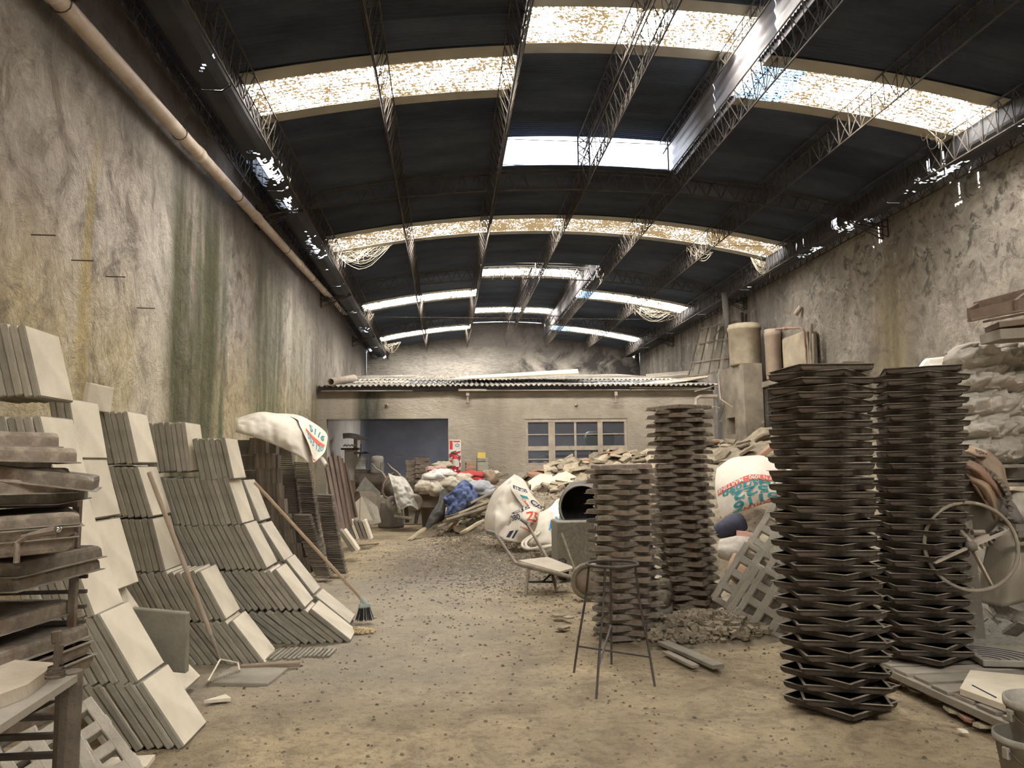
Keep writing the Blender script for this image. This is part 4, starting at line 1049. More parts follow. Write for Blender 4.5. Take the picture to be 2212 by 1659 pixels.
for k in range(2):
    mb = MB(); q = [PY(1160 + 8 * k, 1150, 11.7), PY(1135 + 6 * k, 1166, 11.6), PY(1128 + 8 * k, 1178, 11.5), PY(1142 + 8 * k, 1186, 11.4), PY(1178 + 12 * k, 1180, 11.4), PY(1230, 1172, 11.5)]
    mb.tube([catmull(q, i / 24) for i in range(25)], .022, 6); obj('lifting_strap', mb, M_BAG, t, True)

# ------------------------------------------------------------------ numbered sack on the right heap
t = thing('numbered_sack', 'white sack with upside-down teal telephone numbers on rubble heap', 'sack')
f = surf([[(1548, 1012, 10.4), (1580, 990, 10.5), (1615, 985, 10.6), (1650, 985, 10.6), (1676, 1004, 10.4)],
          [(1545, 1045, 10.1), (1580, 1030, 9.9), (1615, 1022, 9.9), (1655, 1030, 10.0), (1690, 1040, 10.1)],
          [(1550, 1085, 9.9), (1580, 1070, 9.7), (1620, 1062, 9.7), (1660, 1062, 9.8), (1700, 1068, 9.9)],
          [(1560, 1120, 9.8), (1585, 1110, 9.6), (1620, 1098, 9.6), (1655, 1088, 9.7), (1695, 1082, 9.8)]], .02, 3, 9)
o, fr = pillow('bag_body', f, .10, M_BAG, t, 40, 30, 1.5)
quad_on('red_band', fr, .03, .46, .80, .56, M_REDP, t, 20, 3, .006, -.16)
text_on('print', 'Y N 3090 - MARTINE', fr, .80, .315, (-.76, .155), (0, .07), M_WHITEP, t, 0, .012)
text_on('print', '1645/3090', fr, .86, .385, (-.76, .15), (0, .095), M_TEAL, t, 0, .008)
text_on('print', '-522', fr, .82, .50, (-.60, .13), (.03, .14), M_TEAL, t, 0, .008)
text_on('print', '-5116', fr, .93, .645, (-.70, .16), (.04, .15), M_TEAL, t, 0, .008)
text_on('print', 'MA', fr, .97, .82, (-.16, .02), (0, .10), M_TEAL, t, 0, .008); text_on('print', 'QUTLIN', fr, .79, .845, (-.40, .06), (0, .08), M_REDP, t, 0, .008); text_on('print', 'SRL', fr, .37, .915, (-.15, .02), (0, .06), M_TEAL, t, 0, .008)
t = thing('dark_bundle', 'dark blue rolled cloth bundle below the numbered sack', 'bundle')
mb = MB(); mb.tube([PY(1550, 1148, 9.2), PY(1572, 1140, 9.1), PY(1590, 1132, 9.1), PY(1605, 1126, 9.1)], [.09, .12, .13, .11], 12); obj('rolled_cloth', mb, plain('navy_cloth', (.05, .055, .09), (.09, .09, .12), 8, .9, .4), t, True)
# ================================================================== rubble heaps
M_RUB = plain('rubble_soil', (.36, .30, .21), (.19, .16, .12), 6, .97, 1.0, 0, 0, 26, True)
M_FRAG = plain('broken_concrete', (.52, .44, .315), (.32, .265, .19), 3, .92, .5, 0, .5, 22)
M_RUBF = plain('brown_rubble_piece', (.28, .23, .165), (.17, .14, .10), 4, .95, .6, 0, .5, 22)
M_FRAGR = plain('broken_brick', (.42, .24, .16), (.32, .19, .13), 5, .92, .4, 0, .3, 22)
M_GRAV = plain('dark_gravel', (.17, .16, .14), (.30, .27, .22), 30, .95, .2, 0, 0, 60, True)
CTRL = [(1.4, 19.3, .75), (2.3, 19.2, 1.15), (3.2, 19.0, 1.45), (4.4, 19.0, 1.62), (5.6, 18.5, 1.62), (6.6, 17.5, 1.85), (7.9, 17.0, 2.25), (8.4, 14.0, 2.1), (7.4, 14.5, 1.95), (6.2, 13.5, 1.5), (4.6, 14.5, 1.3), (3.4, 15.5, 1.15),
        (2.2, 16.5, .85), (1.2, 17.0, .55), (2.6, 14.0, .55), (4.4, 11.5, .85), (5.6, 10.0, 1.0), (7.6, 10.0, 1.1), (7.8, 7.5, .6), (5.2, 8.2, .55), (4.0, 9.2, .55), (3.6, 7.6, .25),
        (.2, 19.4, .25), (.3, 17.0, .22), (-.5, 16.5, 0), (-.6, 19, 0), (0, 15.2, 0), (.6, 14.0, 0), (1.4, 13.4, .05), (1.6, 12.4, 0), (2.4, 12.2, .12), (2.8, 10.2, 0), (3.0, 8.4, .05), (2.9, 7.2, 0), (3.6, 6.4, .03), (4.6, 6.2, .05), (6.5, 5.6, .05), (8.4, 5.0, .1)]
def heap_z(x, y):
    s = w_ = 0
    for (cx, cy, cz) in CTRL:
        d = ((x - cx) ** 2 + (y - cy) ** 2) + .05; k = 1 / d ** 2; s += k * cz; w_ += k
    z = s / w_
    e = min(1, max(0, (x + .6 - max(0, (16 - y)) * .42) / .9)) * min(1, max(0, (y - 5.9) / 1.0))
    return z * e
def heap_n(x, y):
    z = heap_z(x, y)
    return z + min(1, z * 5) * (.07 * noise.noise(Vector((x * 2.1, y * 2.1, 0))) + .05 * noise.noise(Vector((x * 5.5, y * 5.5, 3))) + .02 * noise.noise(Vector((x * 13, y * 13, 5)))) - (.05 if z < .01 else .012)
mb = MB(); mb.grid(lambda u, v: (-.8 + 9.3 * u, 5.7 + 14.2 * v, heap_n(-.8 + 9.3 * u, 5.7 + 14.2 * v)), 150, 200)
tag(obj('rubble_heap', mb, M_RUB, None, True), 'big heap of earth and demolition rubble before the workshop window', 'rubble', None, 'stuff')
def frag_poly(r, n=None):
    n = n or random.choice((4, 4, 5, 5, 6)); a0 = random.random() * 6.28; P = []
    for k in range(n):
        a = a0 + 2 * pi * k / n + random.uniform(-.3, .3); q = r * random.uniform(.7, 1.1); P.append((q * cos(a), q * sin(a) * .8))
    return P
frags = []
for k in range(24):
    mb = MB(); t_ = random.uniform(.14, .26); P = frag_poly(1.0); mb.prism(P, t_, None, (0, 0, -t_ / 2), random.uniform(.88, 1.0))
    frags.append(mb)
fr_m = {}
def frag(i, mat, scale, loc, rot, label, cat='rubble', group=None, name='concrete_fragment'):
    key = (i, mat.name)
    if key not in fr_m: fr_m[key] = frags[i].mesh('fragment', mat)
    o = link(name, fr_m[key], None, loc, rot); o.scale = (scale, scale, scale); return tag(o, label, cat, group)
random.seed(21)
def slope_rot(x, y, wob):
    e = .15; dx = (heap_z(x + e, y) - heap_z(x - e, y)) / (2 * e); dy = (heap_z(x, y + e) - heap_z(x, y - e)) / (2 * e)
    nrm = Vector((-dx, -dy, 1)).normalized(); q = nrm.to_track_quat('Z', 'Y').to_matrix()
    return (q @ RZ(random.uniform(0, 6.28)) @ RX(random.uniform(-wob, wob)) @ RY(random.uniform(-wob, wob))).to_euler()
zones = [('heap below the workshop window', 1.7, 5.0, 16.2, 19.3, 120, .10, .26), ('lower left slope of the heap', 0.0, 2.0, 14.6, 18.6, 55, .08, .22), ('middle slope of the heap', 2.2, 4.6, 12.6, 16.2, 50, .07, .2), ('heap by the tank pillar', 5.0, 8.2, 11.0, 18.0, 70, .08, .24)]
for (nm, x0, x1, y0, y1, n, r0, r1) in zones:
    made = []
    for k in range(n):
        x, y = random.uniform(x0, x1), random.uniform(y0, y1); z = heap_z(x, y)
        if z < .04: continue
        r = (r0 + (r1 - r0) * random.random() ** 1.1) * 1.25
        red = random.random() < .12
        o = frag(random.randrange(24), M_FRAGR if red else (M_RUBF if 'pillar' in nm or random.random() < .25 else M_FRAG if random.random() < .85 else M_SLABG), r, (x, y, z + .04 + r * .12), slope_rot(x, y, .45), 'x', 'rubble', ('brick' if red else 'concrete') + ' pieces, ' + nm)
        made.append((x / y, (z - EYE) / y, red, r, o))
    made.sort(key=lambda q: q[1]); nb = 4; per = -(-len(made) // nb)
    for bi in range(nb):                            # four bands from the bottom up, counted from the left in each
        band = sorted(made[bi * per:(bi + 1) * per], key=lambda q: q[0])
        for red in (False, True):
            for i, q in enumerate([q for q in band if q[2] == red]):
                q[4]['label'] = '%s piece, %s from left in %s band of %s' % ('brick' if red else 'slab' if q[3] > .15 else 'small slab', nth(i + 1), ['lowest', 'lower', 'upper', 'top'][bi], nm)
# the few big pale slabs that stand out on the heap, and the boards of its left flank
for (px, py, Y, r, P, lab) in ((1172, 1046, 17.0, .36, [(-1, -.8), (.9, -.9), (.8, .6), (.1, .9), (-.9, .3)], 'largest pale square slab piece lying on the rubble heap'),
                          (1222, 1033, 17.2, .42, [(-1, -.3), (0, .5), (.9, -.2), (.5, -.5)], 'long pale pointed slab piece near top of rubble heap'),
                          (1210, 1060, 16.6, .26, [(-.9, -.4), (.8, -.5), (1, .2), (.2, .7), (-.8, .5)], 'rounded thick slab piece in middle of rubble heap'),
                          (1233, 1063, 16.4, .26, [(-.5, -.9), (.6, -.9), (.7, .8), (-.3, .9)], 'upright grey slab piece in middle of rubble heap'),
                          (1332, 992, 18.6, .5, [(-1, -.2), (-.2, .2), (.9, .1), (1, -.3), (.1, -.5)], 'long flat slab piece on the heap top below window')):
    p = PY(px, py, Y); mb = MB(); mb.prism([(a * r, b * r) for a, b in P], .05, RX(radians(38)) @ RZ(random.uniform(-.2, .2)))
    tag(obj('concrete_fragment', mb, M_SLAB if 'pale' in lab else M_FRAG, None, False, p), lab, 'rubble')
for k, (a, b, Y) in enumerate((((1010, 1090), (1062, 1064), 15.9), ((985, 1112), (1056, 1084), 15.5), ((960, 1125), (1050, 1098), 15.2), ((1000, 1150), (1040, 1126), 14.3), ((940, 1140), (985, 1122), 15.6), ((882, 1168), (915, 1143), 15.0))):
    A, B_ = PY(*a, Y), PY(*b, Y + .5); d = B_ - A; mb = MB(); mb.box((0, 0, 0), (d.length, .24 - .02 * k, .05), None, .008)
    R = d.to_track_quat('X', 'Z').to_matrix() @ RX(radians(-20))
    tag(obj('broken_plank_slab', mb, M_FRAG if k % 2 else M_WOODG, None, False, (A + B_) / 2, R), '%s highest of the long broken slabs down the heap left flank' % ('first' if k == 0 else ORD[k]), 'slab', 'long slabs on the left flank')
# gravel and grit on the floor, soil spill between the pan stacks
def pebbles(name, label, n, fn, r0, r1, mat):
    mb = MB()
    for k in range(n):
        x, y = fn(); r = r0 + (r1 - r0) * random.random() ** 3; z = max(heap_n(x, y) if (x > -.5 and y > 6) else -1, fl_h(x, y))
        a = random.random() * 6.28; h = r * random.uniform(.4, .8)
        vs = [(x + r * cos(a + i * 1.57 + random.uniform(-.3, .3)), y + r * random.uniform(.6, 1) * sin(a + i * 1.57), z - .002) for i in range(4)] + [(x + r * .2 * random.uniform(-1, 1), y + r * .2 * random.uniform(-1, 1), z + h)]
        vs[4:] = [(x + r * .55 * cos(a + i * 2.1), y + r * .5 * sin(a + i * 2.1), z + h) for i in range(3)]
        mb.add(vs, [(0, 1, 4), (1, 2, 5), (1, 5, 4), (2, 3, 5), (3, 6, 5), (3, 0, 6), (0, 4, 6), (4, 5, 6)])
    return tag(obj(name, mb, mat), label, 'gravel', None, 'stuff')
def near():
    y = 2.8 + 12 * random.random() ** 1.5; return random.uniform(-1.6, 4.0 + .1 * y), y
def grav(): return random.gauss(.9, .8), random.gauss(12.0, 1.9)
def slp(): return random.uniform(-.2, 5), random.uniform(11, 19)
pebbles('floor_grit', 'fine grit and crumbs strewn over the earth floor', 8000, near, .003, .018, plain('grit', (.13, .11, .08), (.28, .235, .17), 20, .95, 0, 0, 0, None, True))
pebbles('gravel_patch', 'dark gravel spread on floor before the rubble heap', 9000, grav, .006, .028, M_GRAV)
pebbles('rubble_crumbs', 'small stones covering the rubble heap slope', 6000, slp, .012, .06, M_RUB)
def spill(): 
    a = random.random() * 6.28; r = random.random() ** .6; return 2.15 + .62 * r * cos(a), 6.35 + .35 * r * sin(a)
mb = MB()
def sp(u, v):
    x, y = 1.4 + 1.6 * u, 5.9 + 1.0 * v; d = ((x - 2.2) / .72) ** 2 + ((y - 6.4) / .45) ** 2
    return (x, y, max(0, .17 * (1 - d)) + .025 * noise.noise(Vector((x * 9, y * 9, 0))) - .015)
mb.grid(sp, 50, 34); tag(obj('soil_spill', mb, M_RUB, None, True), 'low crumbly soil spill between the two closed pan stacks', 'soil', None, 'stuff')
mb = MB()
for k in range(1500):
    x, y = spill(); d = ((x - 2.2) / .72) ** 2 + ((y - 6.4) / .45) ** 2; z = max(0, .17 * (1 - d)); r = .007 + .028 * random.random() ** 4
    mb.box((x, y, z + r * .3), (r * 2, r * 1.6, r * 1.3), RZ(random.random() * 6) @ RX(random.random()))
tag(obj('soil_clods', mb, M_RUB), 'clods lying on the soil spill between pan stacks', 'clods', None, 'stuff')
for k, (px, py, r) in enumerate(((1207, 1330, .055), (1228, 1334, .045), (1215, 1355, .085), (1205, 1356, .05), (1190, 1262 + 60, .03), (2080, 1578, .035))):
    p = PZ(px, py, .02)
    lab = ['round stone on floor left of the ring stand', 'angular stone next to the round one by ring stand', 'flat slab piece on floor left of the ring stand', 'small chip beside the flat piece by ring stand', 'tiny chip behind the stones by ring stand', 'single whitish chip on floor before the pallet'][k]
    frag([2, 5, 7, 9, 11, 4][k], M_SLAB if k == 5 else M_FRAG, r * (1.5 if k < 2 else 1), p, (0, 0, k), lab, 'stone', None, 'loose_stone')
for k, (a, b) in enumerate((((1432, 1388), (1552, 1440)), ((1437, 1408), (1503, 1440)))):
    A, B_ = PZ(*a, .03 - .01 * k), PZ(*b, .03 - .01 * k); d = B_ - A; mb = MB(); mb.box((0, 0, 0), (d.length, .10 - .04 * k, .03 - .008 * k), None, .003)
    tag(obj('floor_plank', mb, M_WOODG, None, False, (A + B_) / 2, (0, 0, atan2(d.y, d.x))), ['longer grey plank on floor right of the ring stand', 'shorter narrow plank on floor beside the longer grey one'][k], 'plank')

# ================================================================== concrete lattice blocks
M_LAT = plain('lattice_concrete', (.46, .42, .35), (.33, .30, .245), 6, .93, .6, 0, .2, 60)
def lattice_mesh(th=.075):
    # grass paver: square openings in rows, cross-shaped ends standing out at the rim
    mb = MB(); c = .150; nx, ny = 3, 4; bw = .070
    W_, H_ = nx * c, ny * c
    for i in range(nx + 1): mb.box((i * c - W_ / 2, 0, 0), (bw if 0 < i < nx else bw * .8, th, H_ + (.07 if i % 2 else .02)), None, .006)
    for j in range(ny + 1): mb.box((0, 0, j * c - H_ / 2), (W_ + (.07 if j % 2 else .02), th * .93, bw if 0 < j < ny else bw * .8), None, .006)
    return mb.mesh('lattice_block', M_LAT)
lm = lattice_mesh()
def lat_at(px, py, Y, face, tilt, roll, lab, sc=1.0):
    """face: direction the block looks towards, tilt: how far it leans back, roll: turn in its own plane"""
    p = PY(px, py, Y); o = link('lattice_block', lm, None, p, (RZ(radians(face)) @ RX(radians(-tilt)) @ RY(radians(roll)))); o.scale = (sc,) * 3
    return tag(o, lab, 'block', 'concrete lattice blocks')
lat_at(1626, 1262, 6.80, -28, 22, 30, 'lattice block at the back, foot beside soil spill')
lat_at(1666, 1325, 6.30, -28, 22, 30, 'lattice block at the front, corner on earth floor')
lat_at(1690, 1165, 7.00, -28, 22, 30, 'lattice block resting highest, behind the floor pan stack')
lat_at(1725, 1235, 6.50, -28, 22, 30, 'middle lattice block half hidden by the floor pan stack')
lat_at(1650, 1315, 6.55, -28, 22, 30, 'lattice block sandwiched between front and back ones')
o = lat_at(165, 1668, 3.72, 14, 44, -36, 'lattice block lying beside rough wood post at left', .84)
o = lat_at(40, 1640, 3.75, 4, 44, -36, 'lattice block seen through the shelf bars of mould rack')

# ================================================================== paper sacks under the numbered sack
def paper(pts, bulge, lab, mat=None, wr=.03, cat='paper sack'):
    t = surf(pts, wr, 6, len(lab)); o, fr = pillow('paper_sack', t, bulge, mat or M_KRAFT, None, 16, 12, 1.0); tag(o, lab, cat); return o, fr
o, fr = paper([[(1583, 1195, 8.3), (1620, 1190, 8.2), (1650, 1185, 8.3)], [(1570, 1225, 8.1), (1600, 1235, 8.0), (1630, 1245, 8.1)], [(1568, 1240, 8.1), (1590, 1262, 8.0), (1612, 1272, 8.1)]], .10, 'brown paper sack printed CAC in the gap behind lattice blocks')
text_on('print', 'CAC', fr, .25, .80, (.45, .10), (0, -.2), M_BLACKP, o, 0, .01)
paper([[(1585, 1195, 8.5), (1625, 1180, 8.5), (1655, 1172, 8.5)], [(1600, 1215, 8.3), (1635, 1215, 8.3), (1660, 1200, 8.3)], [(1625, 1235, 8.2), (1645, 1235, 8.2), (1660, 1225, 8.2)]], .08, 'brown paper sack wedged above the CAC one behind lattice blocks')
paper([[(1555, 1165, 8.8), (1590, 1158, 8.7), (1620, 1160, 8.8)], [(1550, 1185, 8.6), (1585, 1185, 8.5), (1618, 1190, 8.6)], [(1552, 1205, 8.6), (1575, 1212, 8.5), (1600, 1215, 8.6)]], .07, 'pale torn paper sack below the dark blue bundle', M_BAGD)
paper([[(1590, 1145, 9.0), (1620, 1150, 8.9), (1645, 1165, 9.0)], [(1592, 1160, 8.9), (1625, 1168, 8.8), (1650, 1178, 8.9)]], .06, 'reddish crumpled paper between bundle and lattice blocks', plain('pinkish_paper', (.42, .22, .17), (.30, .18, .14), 8, .9, .5))
mb = MB(); f = surf([[(1490, 1335, 6.7), (1520, 1328, 6.7)], [(1495, 1345, 6.5), (1525, 1345, 6.5)]], .03, 14); mb.grid(f, 10, 8); tag(obj('torn_paper', mb, M_BAG, None, True, solid=.003), 'crumpled white paper scrap on the soil spill', 'paper')
p = PY(1648, 978, 12.6); mb = MB(); mb.box((0, 0, 0), (.62, .16, .08), RY(radians(-32)) @ RZ(.3), .008); tag(obj('brick_beam', mb, M_FRAGR, None, False, p + Vector((0, 0, -.02))), 'long red brick beam lying on top of heap by pillar', 'brick')

# ================================================================== right side: cement sacks, timber, drum, hand wheel
random.seed(5)
rows = [(736, 808, 6.45), (790, 858, 6.35), (842, 910, 6.28), (892, 962, 6.2), (940, 1004, 6.1)]
names = ['top', 'second', 'third', 'fourth', 'bottom']
for r, (y0, y1, Y) in enumerate(rows):
    x = [2070, 2085, 2082, 2085, 2092][r]; c = 0
    while x < 2330:
        wd = random.uniform(105, 140) if not (r == 0 and c == 0) else 90
        j = lambda s=5: random.uniform(-s, s)
        pts = [[(x, y0 + 8 + j(), Y), (x + wd * .5, y0 - 2 + j(), Y), (x + wd, y0 + 5 + j(), Y)], [(x - 4, (y0 + y1) / 2, Y - .12), (x + wd * .5, (y0 + y1) / 2, Y - .18), (x + wd + 4, (y0 + y1) / 2, Y - .12)], [(x, y1 - 4 + j(), Y), (x + wd * .5, y1 + 4 + j(), Y), (x + wd, y1 + j(), Y)]]
        f = surf(pts, .11, 8, r * 3 + c); o, fr = pillow('cement_sack', f, .09, M_BAGD, None, 60, 36, 3.5)
        tag(o, 'ragged whitish cement sack, %s from the aisle in the %s layer under timber' % (nth(c + 1), names[r]), 'sack', 'ragged cement sacks')
        x += wd - 10; c += 1
for k in range(3):                                   # layers standing behind, they carry the same pile
    f = surf([[(2000 + 40 * k, 775, 7.4 + .2 * k), (2060 + 40 * k, 768, 7.3), (2100 + 40 * k, 765, 7.4)], [(1990 + 40 * k, 810, 7.3), (2050 + 40 * k, 805, 7.2), (2105 + 40 * k, 800, 7.3)], [(1985 + 40 * k, 840, 7.3), (2050 + 40 * k, 840, 7.2), (2105 + 40 * k, 845, 7.3)]], .06, 5, 30 + k)
    o, fr = pillow('cement_sack', f, .14, M_BAG if k == 0 else M_BAGD, None, 26, 18, 2.0); tag(o, ['smooth pale sack slumped behind the pallet pan stack', 'folded pale sack draped over the smooth slumped one', 'grey sack lying just below the crate timber'][k], 'sack')
# pallet under the sacks and lower sacks in its shade
t = thing('sack_pallet', 'timber pallet carrying the ragged cement sacks, seen edge-on', 'pallet')
for (px0, py0, px1, py1, Y, hh) in ((2095, 1002, 2400, 1010, 5.95, .03), (2110, 1040, 2400, 1050, 5.95, .03)):
    A, B_ = PY(px0, py0, Y), PY(px1, py1, Y); mb = MB(); mb.box((A + B_) / 2 + Vector((0, .4, 0)), ((B_ - A).length, .9, hh), RZ(0), .004); obj('deck_board', mb, M_WOODG, t)
for px in (2190, 2330):
    A = PY(px + 15, 1022, 5.9); mb = MB(); mb.box(A + Vector((.05, .35, 0)), (.14, .9, .10), None, .004); obj('bearer', mb, M_WOODG, t)
for r in range(3):
    for c in range(3):
        x = 2130 + 90 * c; y0 = 1060 + 62 * r
        f = surf([[(x, y0 + 6, 6.2), (x + 50, y0, 6.1), (x + 100, y0 + 6, 6.2)], [(x, y0 + 60, 6.1), (x + 50, y0 + 66, 6.0), (x + 100, y0 + 60, 6.1)]], .06, 6, 40 + r * 3 + c)
        o, fr = pillow('cement_sack', f, .16, M_BAGD, None, 20, 14, 2.0); tag(o, 'shaded cement sack under the pallet, %s row down, %s from drum' % (nth(r + 1), nth(c + 1)), 'sack', 'shaded cement sacks')
# crate of rough timber on top
t = thing('timber_crate', 'rough open timber crate lying on the cement sacks', 'crate')
M_CRATE = plain('brown_crate_timber', (.27, .20, .145), (.15, .11, .085), 4, .85, .5, 0, .2, 24)
def board(a, b, wdt, th, nm, par, Rr=0.0, mat=None):
    a, b = Vector(a), Vector(b); d = b - a; q = d.to_track_quat('X', 'Z').to_matrix() @ RX(Rr); mb = MB(); mb.box((a + b) / 2, (d.length, wdt, th), q, .003); return obj(nm, mb, mat or M_WOODG, par)
board(PY(2092, 684, 6.0), PY(2330, 628, 5.6), .022, .10, 'side_board', t, 0, M_CRATE); board(PY(2106, 664, 6.6), PY(2330, 605, 6.3), .022, .10, 'side_board', t, 0, M_CRATE)
board(PY(2093, 680, 5.98), PY(2112, 668, 6.6), .03, .12, 'end_board', t, 0, M_CRATE)
board(PY(2096, 692, 6.02), PY(2330, 648, 5.7), .20, .02, 'bottom_board', t, radians(6), M_CRATE); board(PY(2130, 694, 6.3), PY(2330, 655, 6.0), .22, .02, 'bottom_board', t, radians(6), M_CRATE)
board(PY(2142, 708, 6.0), PY(2330, 684, 5.8), .30, .05, 'skid', t, 0, M_CRATE)
board(PY(2195, 660, 5.8), PY(2225, 636, 6.4), .03, .10, 'cross_batten', t, 0, M_CRATE)
board(PY(2138, 728, 6.0), PY(2330, 716, 5.9), .30, .09, 'lower_beam', t, 0, M_WOODG)
# kraft sacks folded over each other
for k, (pts, lab) in enumerate((([[(2078, 958, 5.5), (2105, 965, 5.5), (2132, 975, 5.5)], [(2085, 975, 5.35), (2110, 985, 5.3), (2130, 990, 5.35)]], 'tan paper sack end printed in black beside pallet pan stack'),
                               ([[(2128, 968, 5.6), (2150, 985, 5.6), (2170, 1010, 5.6)], [(2110, 985, 5.4), (2150, 1030, 5.3), (2178, 1060, 5.4)], [(2105, 1000, 5.4), (2150, 1050, 5.3), (2190, 1080, 5.4)]], 'tan paper sack folded down right of the printed end'),
                               ([[(2075, 985, 5.4), (2110, 1000, 5.4), (2150, 1040, 5.4)], [(2078, 1000, 5.3), (2115, 1020, 5.2), (2160, 1065, 5.3)], [(2085, 1015, 5.3), (2120, 1040, 5.2), (2170, 1085, 5.3)]], 'red-brown paper sack slanting below the tan ones'),
                               ([[(2085, 1020, 5.3), (2125, 1035, 5.3), (2150, 1060, 5.3)], [(2100, 1040, 5.2), (2130, 1060, 5.1), (2150, 1100, 5.2)], [(2120, 1070, 5.2), (2140, 1095, 5.1), (2150, 1130, 5.2)]], 'lowest brown paper sack hanging over the drum gear'),
                               ([[(2140, 1040, 5.5), (2165, 1060, 5.5), (2190, 1085, 5.5)], [(2150, 1080, 5.35), (2178, 1105, 5.3), (2205, 1120, 5.4)], [(2160, 1110, 5.3), (2185, 1130, 5.3), (2212, 1140, 5.4)]], 'grey-blue crumpled paper sack above the hand wheel rim'))):
    m_ = [plain('tan_paper', (.50, .36, .23), (.38, .27, .18), 7, .85, .3), plain('tan_paper_dark', (.36, .27, .19), (.26, .19, .14), 7, .85, .4), plain('redbrown_paper', (.24, .13, .09), (.34, .24, .17), 5, .85, .5), M_KRAFT, plain('grey_paper', (.22, .20, .18), (.14, .12, .11), 7, .9, .6)][k]
    o, fr = paper(pts, .05, lab, m_, .02)
    if k == 0: text_on('print', 'PORT', fr, .35, .75, (.45, .1), (0, -.3), M_BLACKP, o, 0, .008)
# drum mixer with hand wheel
t = thing('geared_mixer', 'dark geared mixer drum with large hand wheel beside the pallet', 'mixer')
M_DK = plain('dusty_dark_machine', (.12, .105, .085), (.20, .175, .14), 5, .8, .4)
hub = PY(2097, 1180, 4.70); R_ = .285
wn = Vector((-.25, -1, .05)).normalized(); Rw = wn.to_track_quat('Z', 'Y').to_matrix()
mb = MB(); mb.tube([hub + Rw @ Vector((R_ * cos(a), R_ * sin(a), 0)) for a in [2 * pi * k / 48 for k in range(48)]], .0125, 8, True); w1 = obj('hand_wheel', mb, plain('dusty_wheel_steel', (.30, .26, .20), (.20, .17, .13), 8, .75, .2), t, True)
for (px, py) in ((2186, 1143), (2143, 1268), (2020, 1215)):
    q = PY(px, py, 4.70); d = (q - hub).normalized(); mb = MB(); mb.box(hub + d * R_ * .5, (.032, .012, R_), d.to_track_quat('Z', 'Y').to_matrix()); obj('spoke', mb, M_FRAME, w1)
mb = MB(); mb.lathe([(0, -.05), (.03, -.05), (.035, .02), (.02, .05), (0, .05)], 14, hub, Rw); obj('hub', mb, M_DK, w1, True)
dc = PY(2075, 1098, 5.35); ax = Vector((.35, .9, .25)).normalized(); Rd = ax.to_track_quat('Z', 'Y').to_matrix()
mb = MB(); mb.lathe([(0, .0), (.22, .0), (.30, .06), (.36, .25), (.38, .5), (.30, .8), (0, .85)], 32, dc, Rd); d = obj('drum', mb, M_DK, t, True)
mb = MB()
for k in range(56):
    a = 2 * pi * k / 56; mb.box(dc + Rd @ Vector((.335 * cos(a), .335 * sin(a), .03)), (.035, .016, .05), Rd @ RZ(a))
obj('gear_ring', mb, plain('gear_teeth', (.26, .23, .18), (.18, .15, .12), 12, .8, .3), d)
for (pts, nm) in (([(2010, 1130), (2035, 1130), (2060, 1330), (2020, 1340)], 'stand_plate'), ([(2085, 1110), (2100, 1125), (2130, 1380), (2080, 1380)], 'stand_plate')):
    P_ = [PY(a, b, 5.15) for a, b in pts]; mb = MB(); mb.add(P_ + [p + Vector((0, .05, 0)) for p in P_], [(0, 1, 2, 3), (7, 6, 5, 4), (0, 4, 5, 1), (1, 5, 6, 2), (2, 6, 7, 3), (3, 7, 4, 0)]); obj(nm, mb, M_DK, t)
f = surf([[(2140, 1150, 5.4), (2180, 1145, 5.3), (2230, 1140, 5.4)], [(2120, 1240, 5.4), (2190, 1220, 5.1), (2250, 1200, 5.2)], [(2115, 1300, 5.4), (2170, 1310, 5.1), (2240, 1290, 5.2)]], 0); sheet('chute_plate', f, plain('chute_steel', (.27, .235, .18), (.20, .17, .13), 4, .8, .3), t, 16, 12, .008)
mb = MB(); mb.tube([PY(2100, 1150, 4.9), PY(2125, 1150, 4.9), PY(2133, 1158, 4.9), PY(2100, 1172, 4.85)], .02, 6); mb.bar(PY(2060, 1132, 4.9), PY(2098, 1175, 4.8), .022, 6); obj('bearing_arm', mb, M_FRAME, t)
for (a, b) in ((PY(2190, 1136, 5.0), PY(2330, 1140, 5.0)), (PY(2195, 1150, 5.2), PY(2330, 1155, 5.2))): mb = MB(); mb.box((a + b) / 2, ((b - a).length, .04, .045)); obj('frame_beam', mb, M_DK, t)
# rubble under the mixer
mb = MB(); mb.grid(lambda u, v: (3.4 + 3.6 * u, 5.3 + 1.8 * v, max(-.02, .32 * min(1, u * 2.2) * min(1, (1 - abs(v * 2 - 1.1)) * 1.6) + .06 * noise.noise(Vector((u * 17, v * 8, 2))))), 60, 34); tag(obj('cement_lumps', mb, M_GRAV, None, True), 'hardened cement and dirt heaped under the geared mixer', 'debris', None, 'stuff')
random.seed(9)
for k, (px, py, r) in enumerate(((2165, 1318, .14), (2140, 1330, .09), (2195, 1360, .12), (2120, 1345, .07), (2150, 1352, .08), (2205, 1335, .10), (2100, 1365, .07))):
    frag(random.randrange(24), M_WOODG if k % 2 else M_GRAV, r, PY(px, py, 5.25), (random.random(), random.random(), k), '%s of the cement lumps under the geared mixer, counted from the chute' % nth(k + 1), 'lump', 'cement lumps', 'cement_lump')
mb = MB(); a = PY(2098, 1357, 5.05); mb.lathe([(.028, 0), (.035, 0), (.035, .5), (.028, .5)], 14, a, RX(radians(-80)), True); tag(obj('pipe_stub', mb, M_DK, None, True), 'short open pipe end poking out below geared mixer', 'pipe')
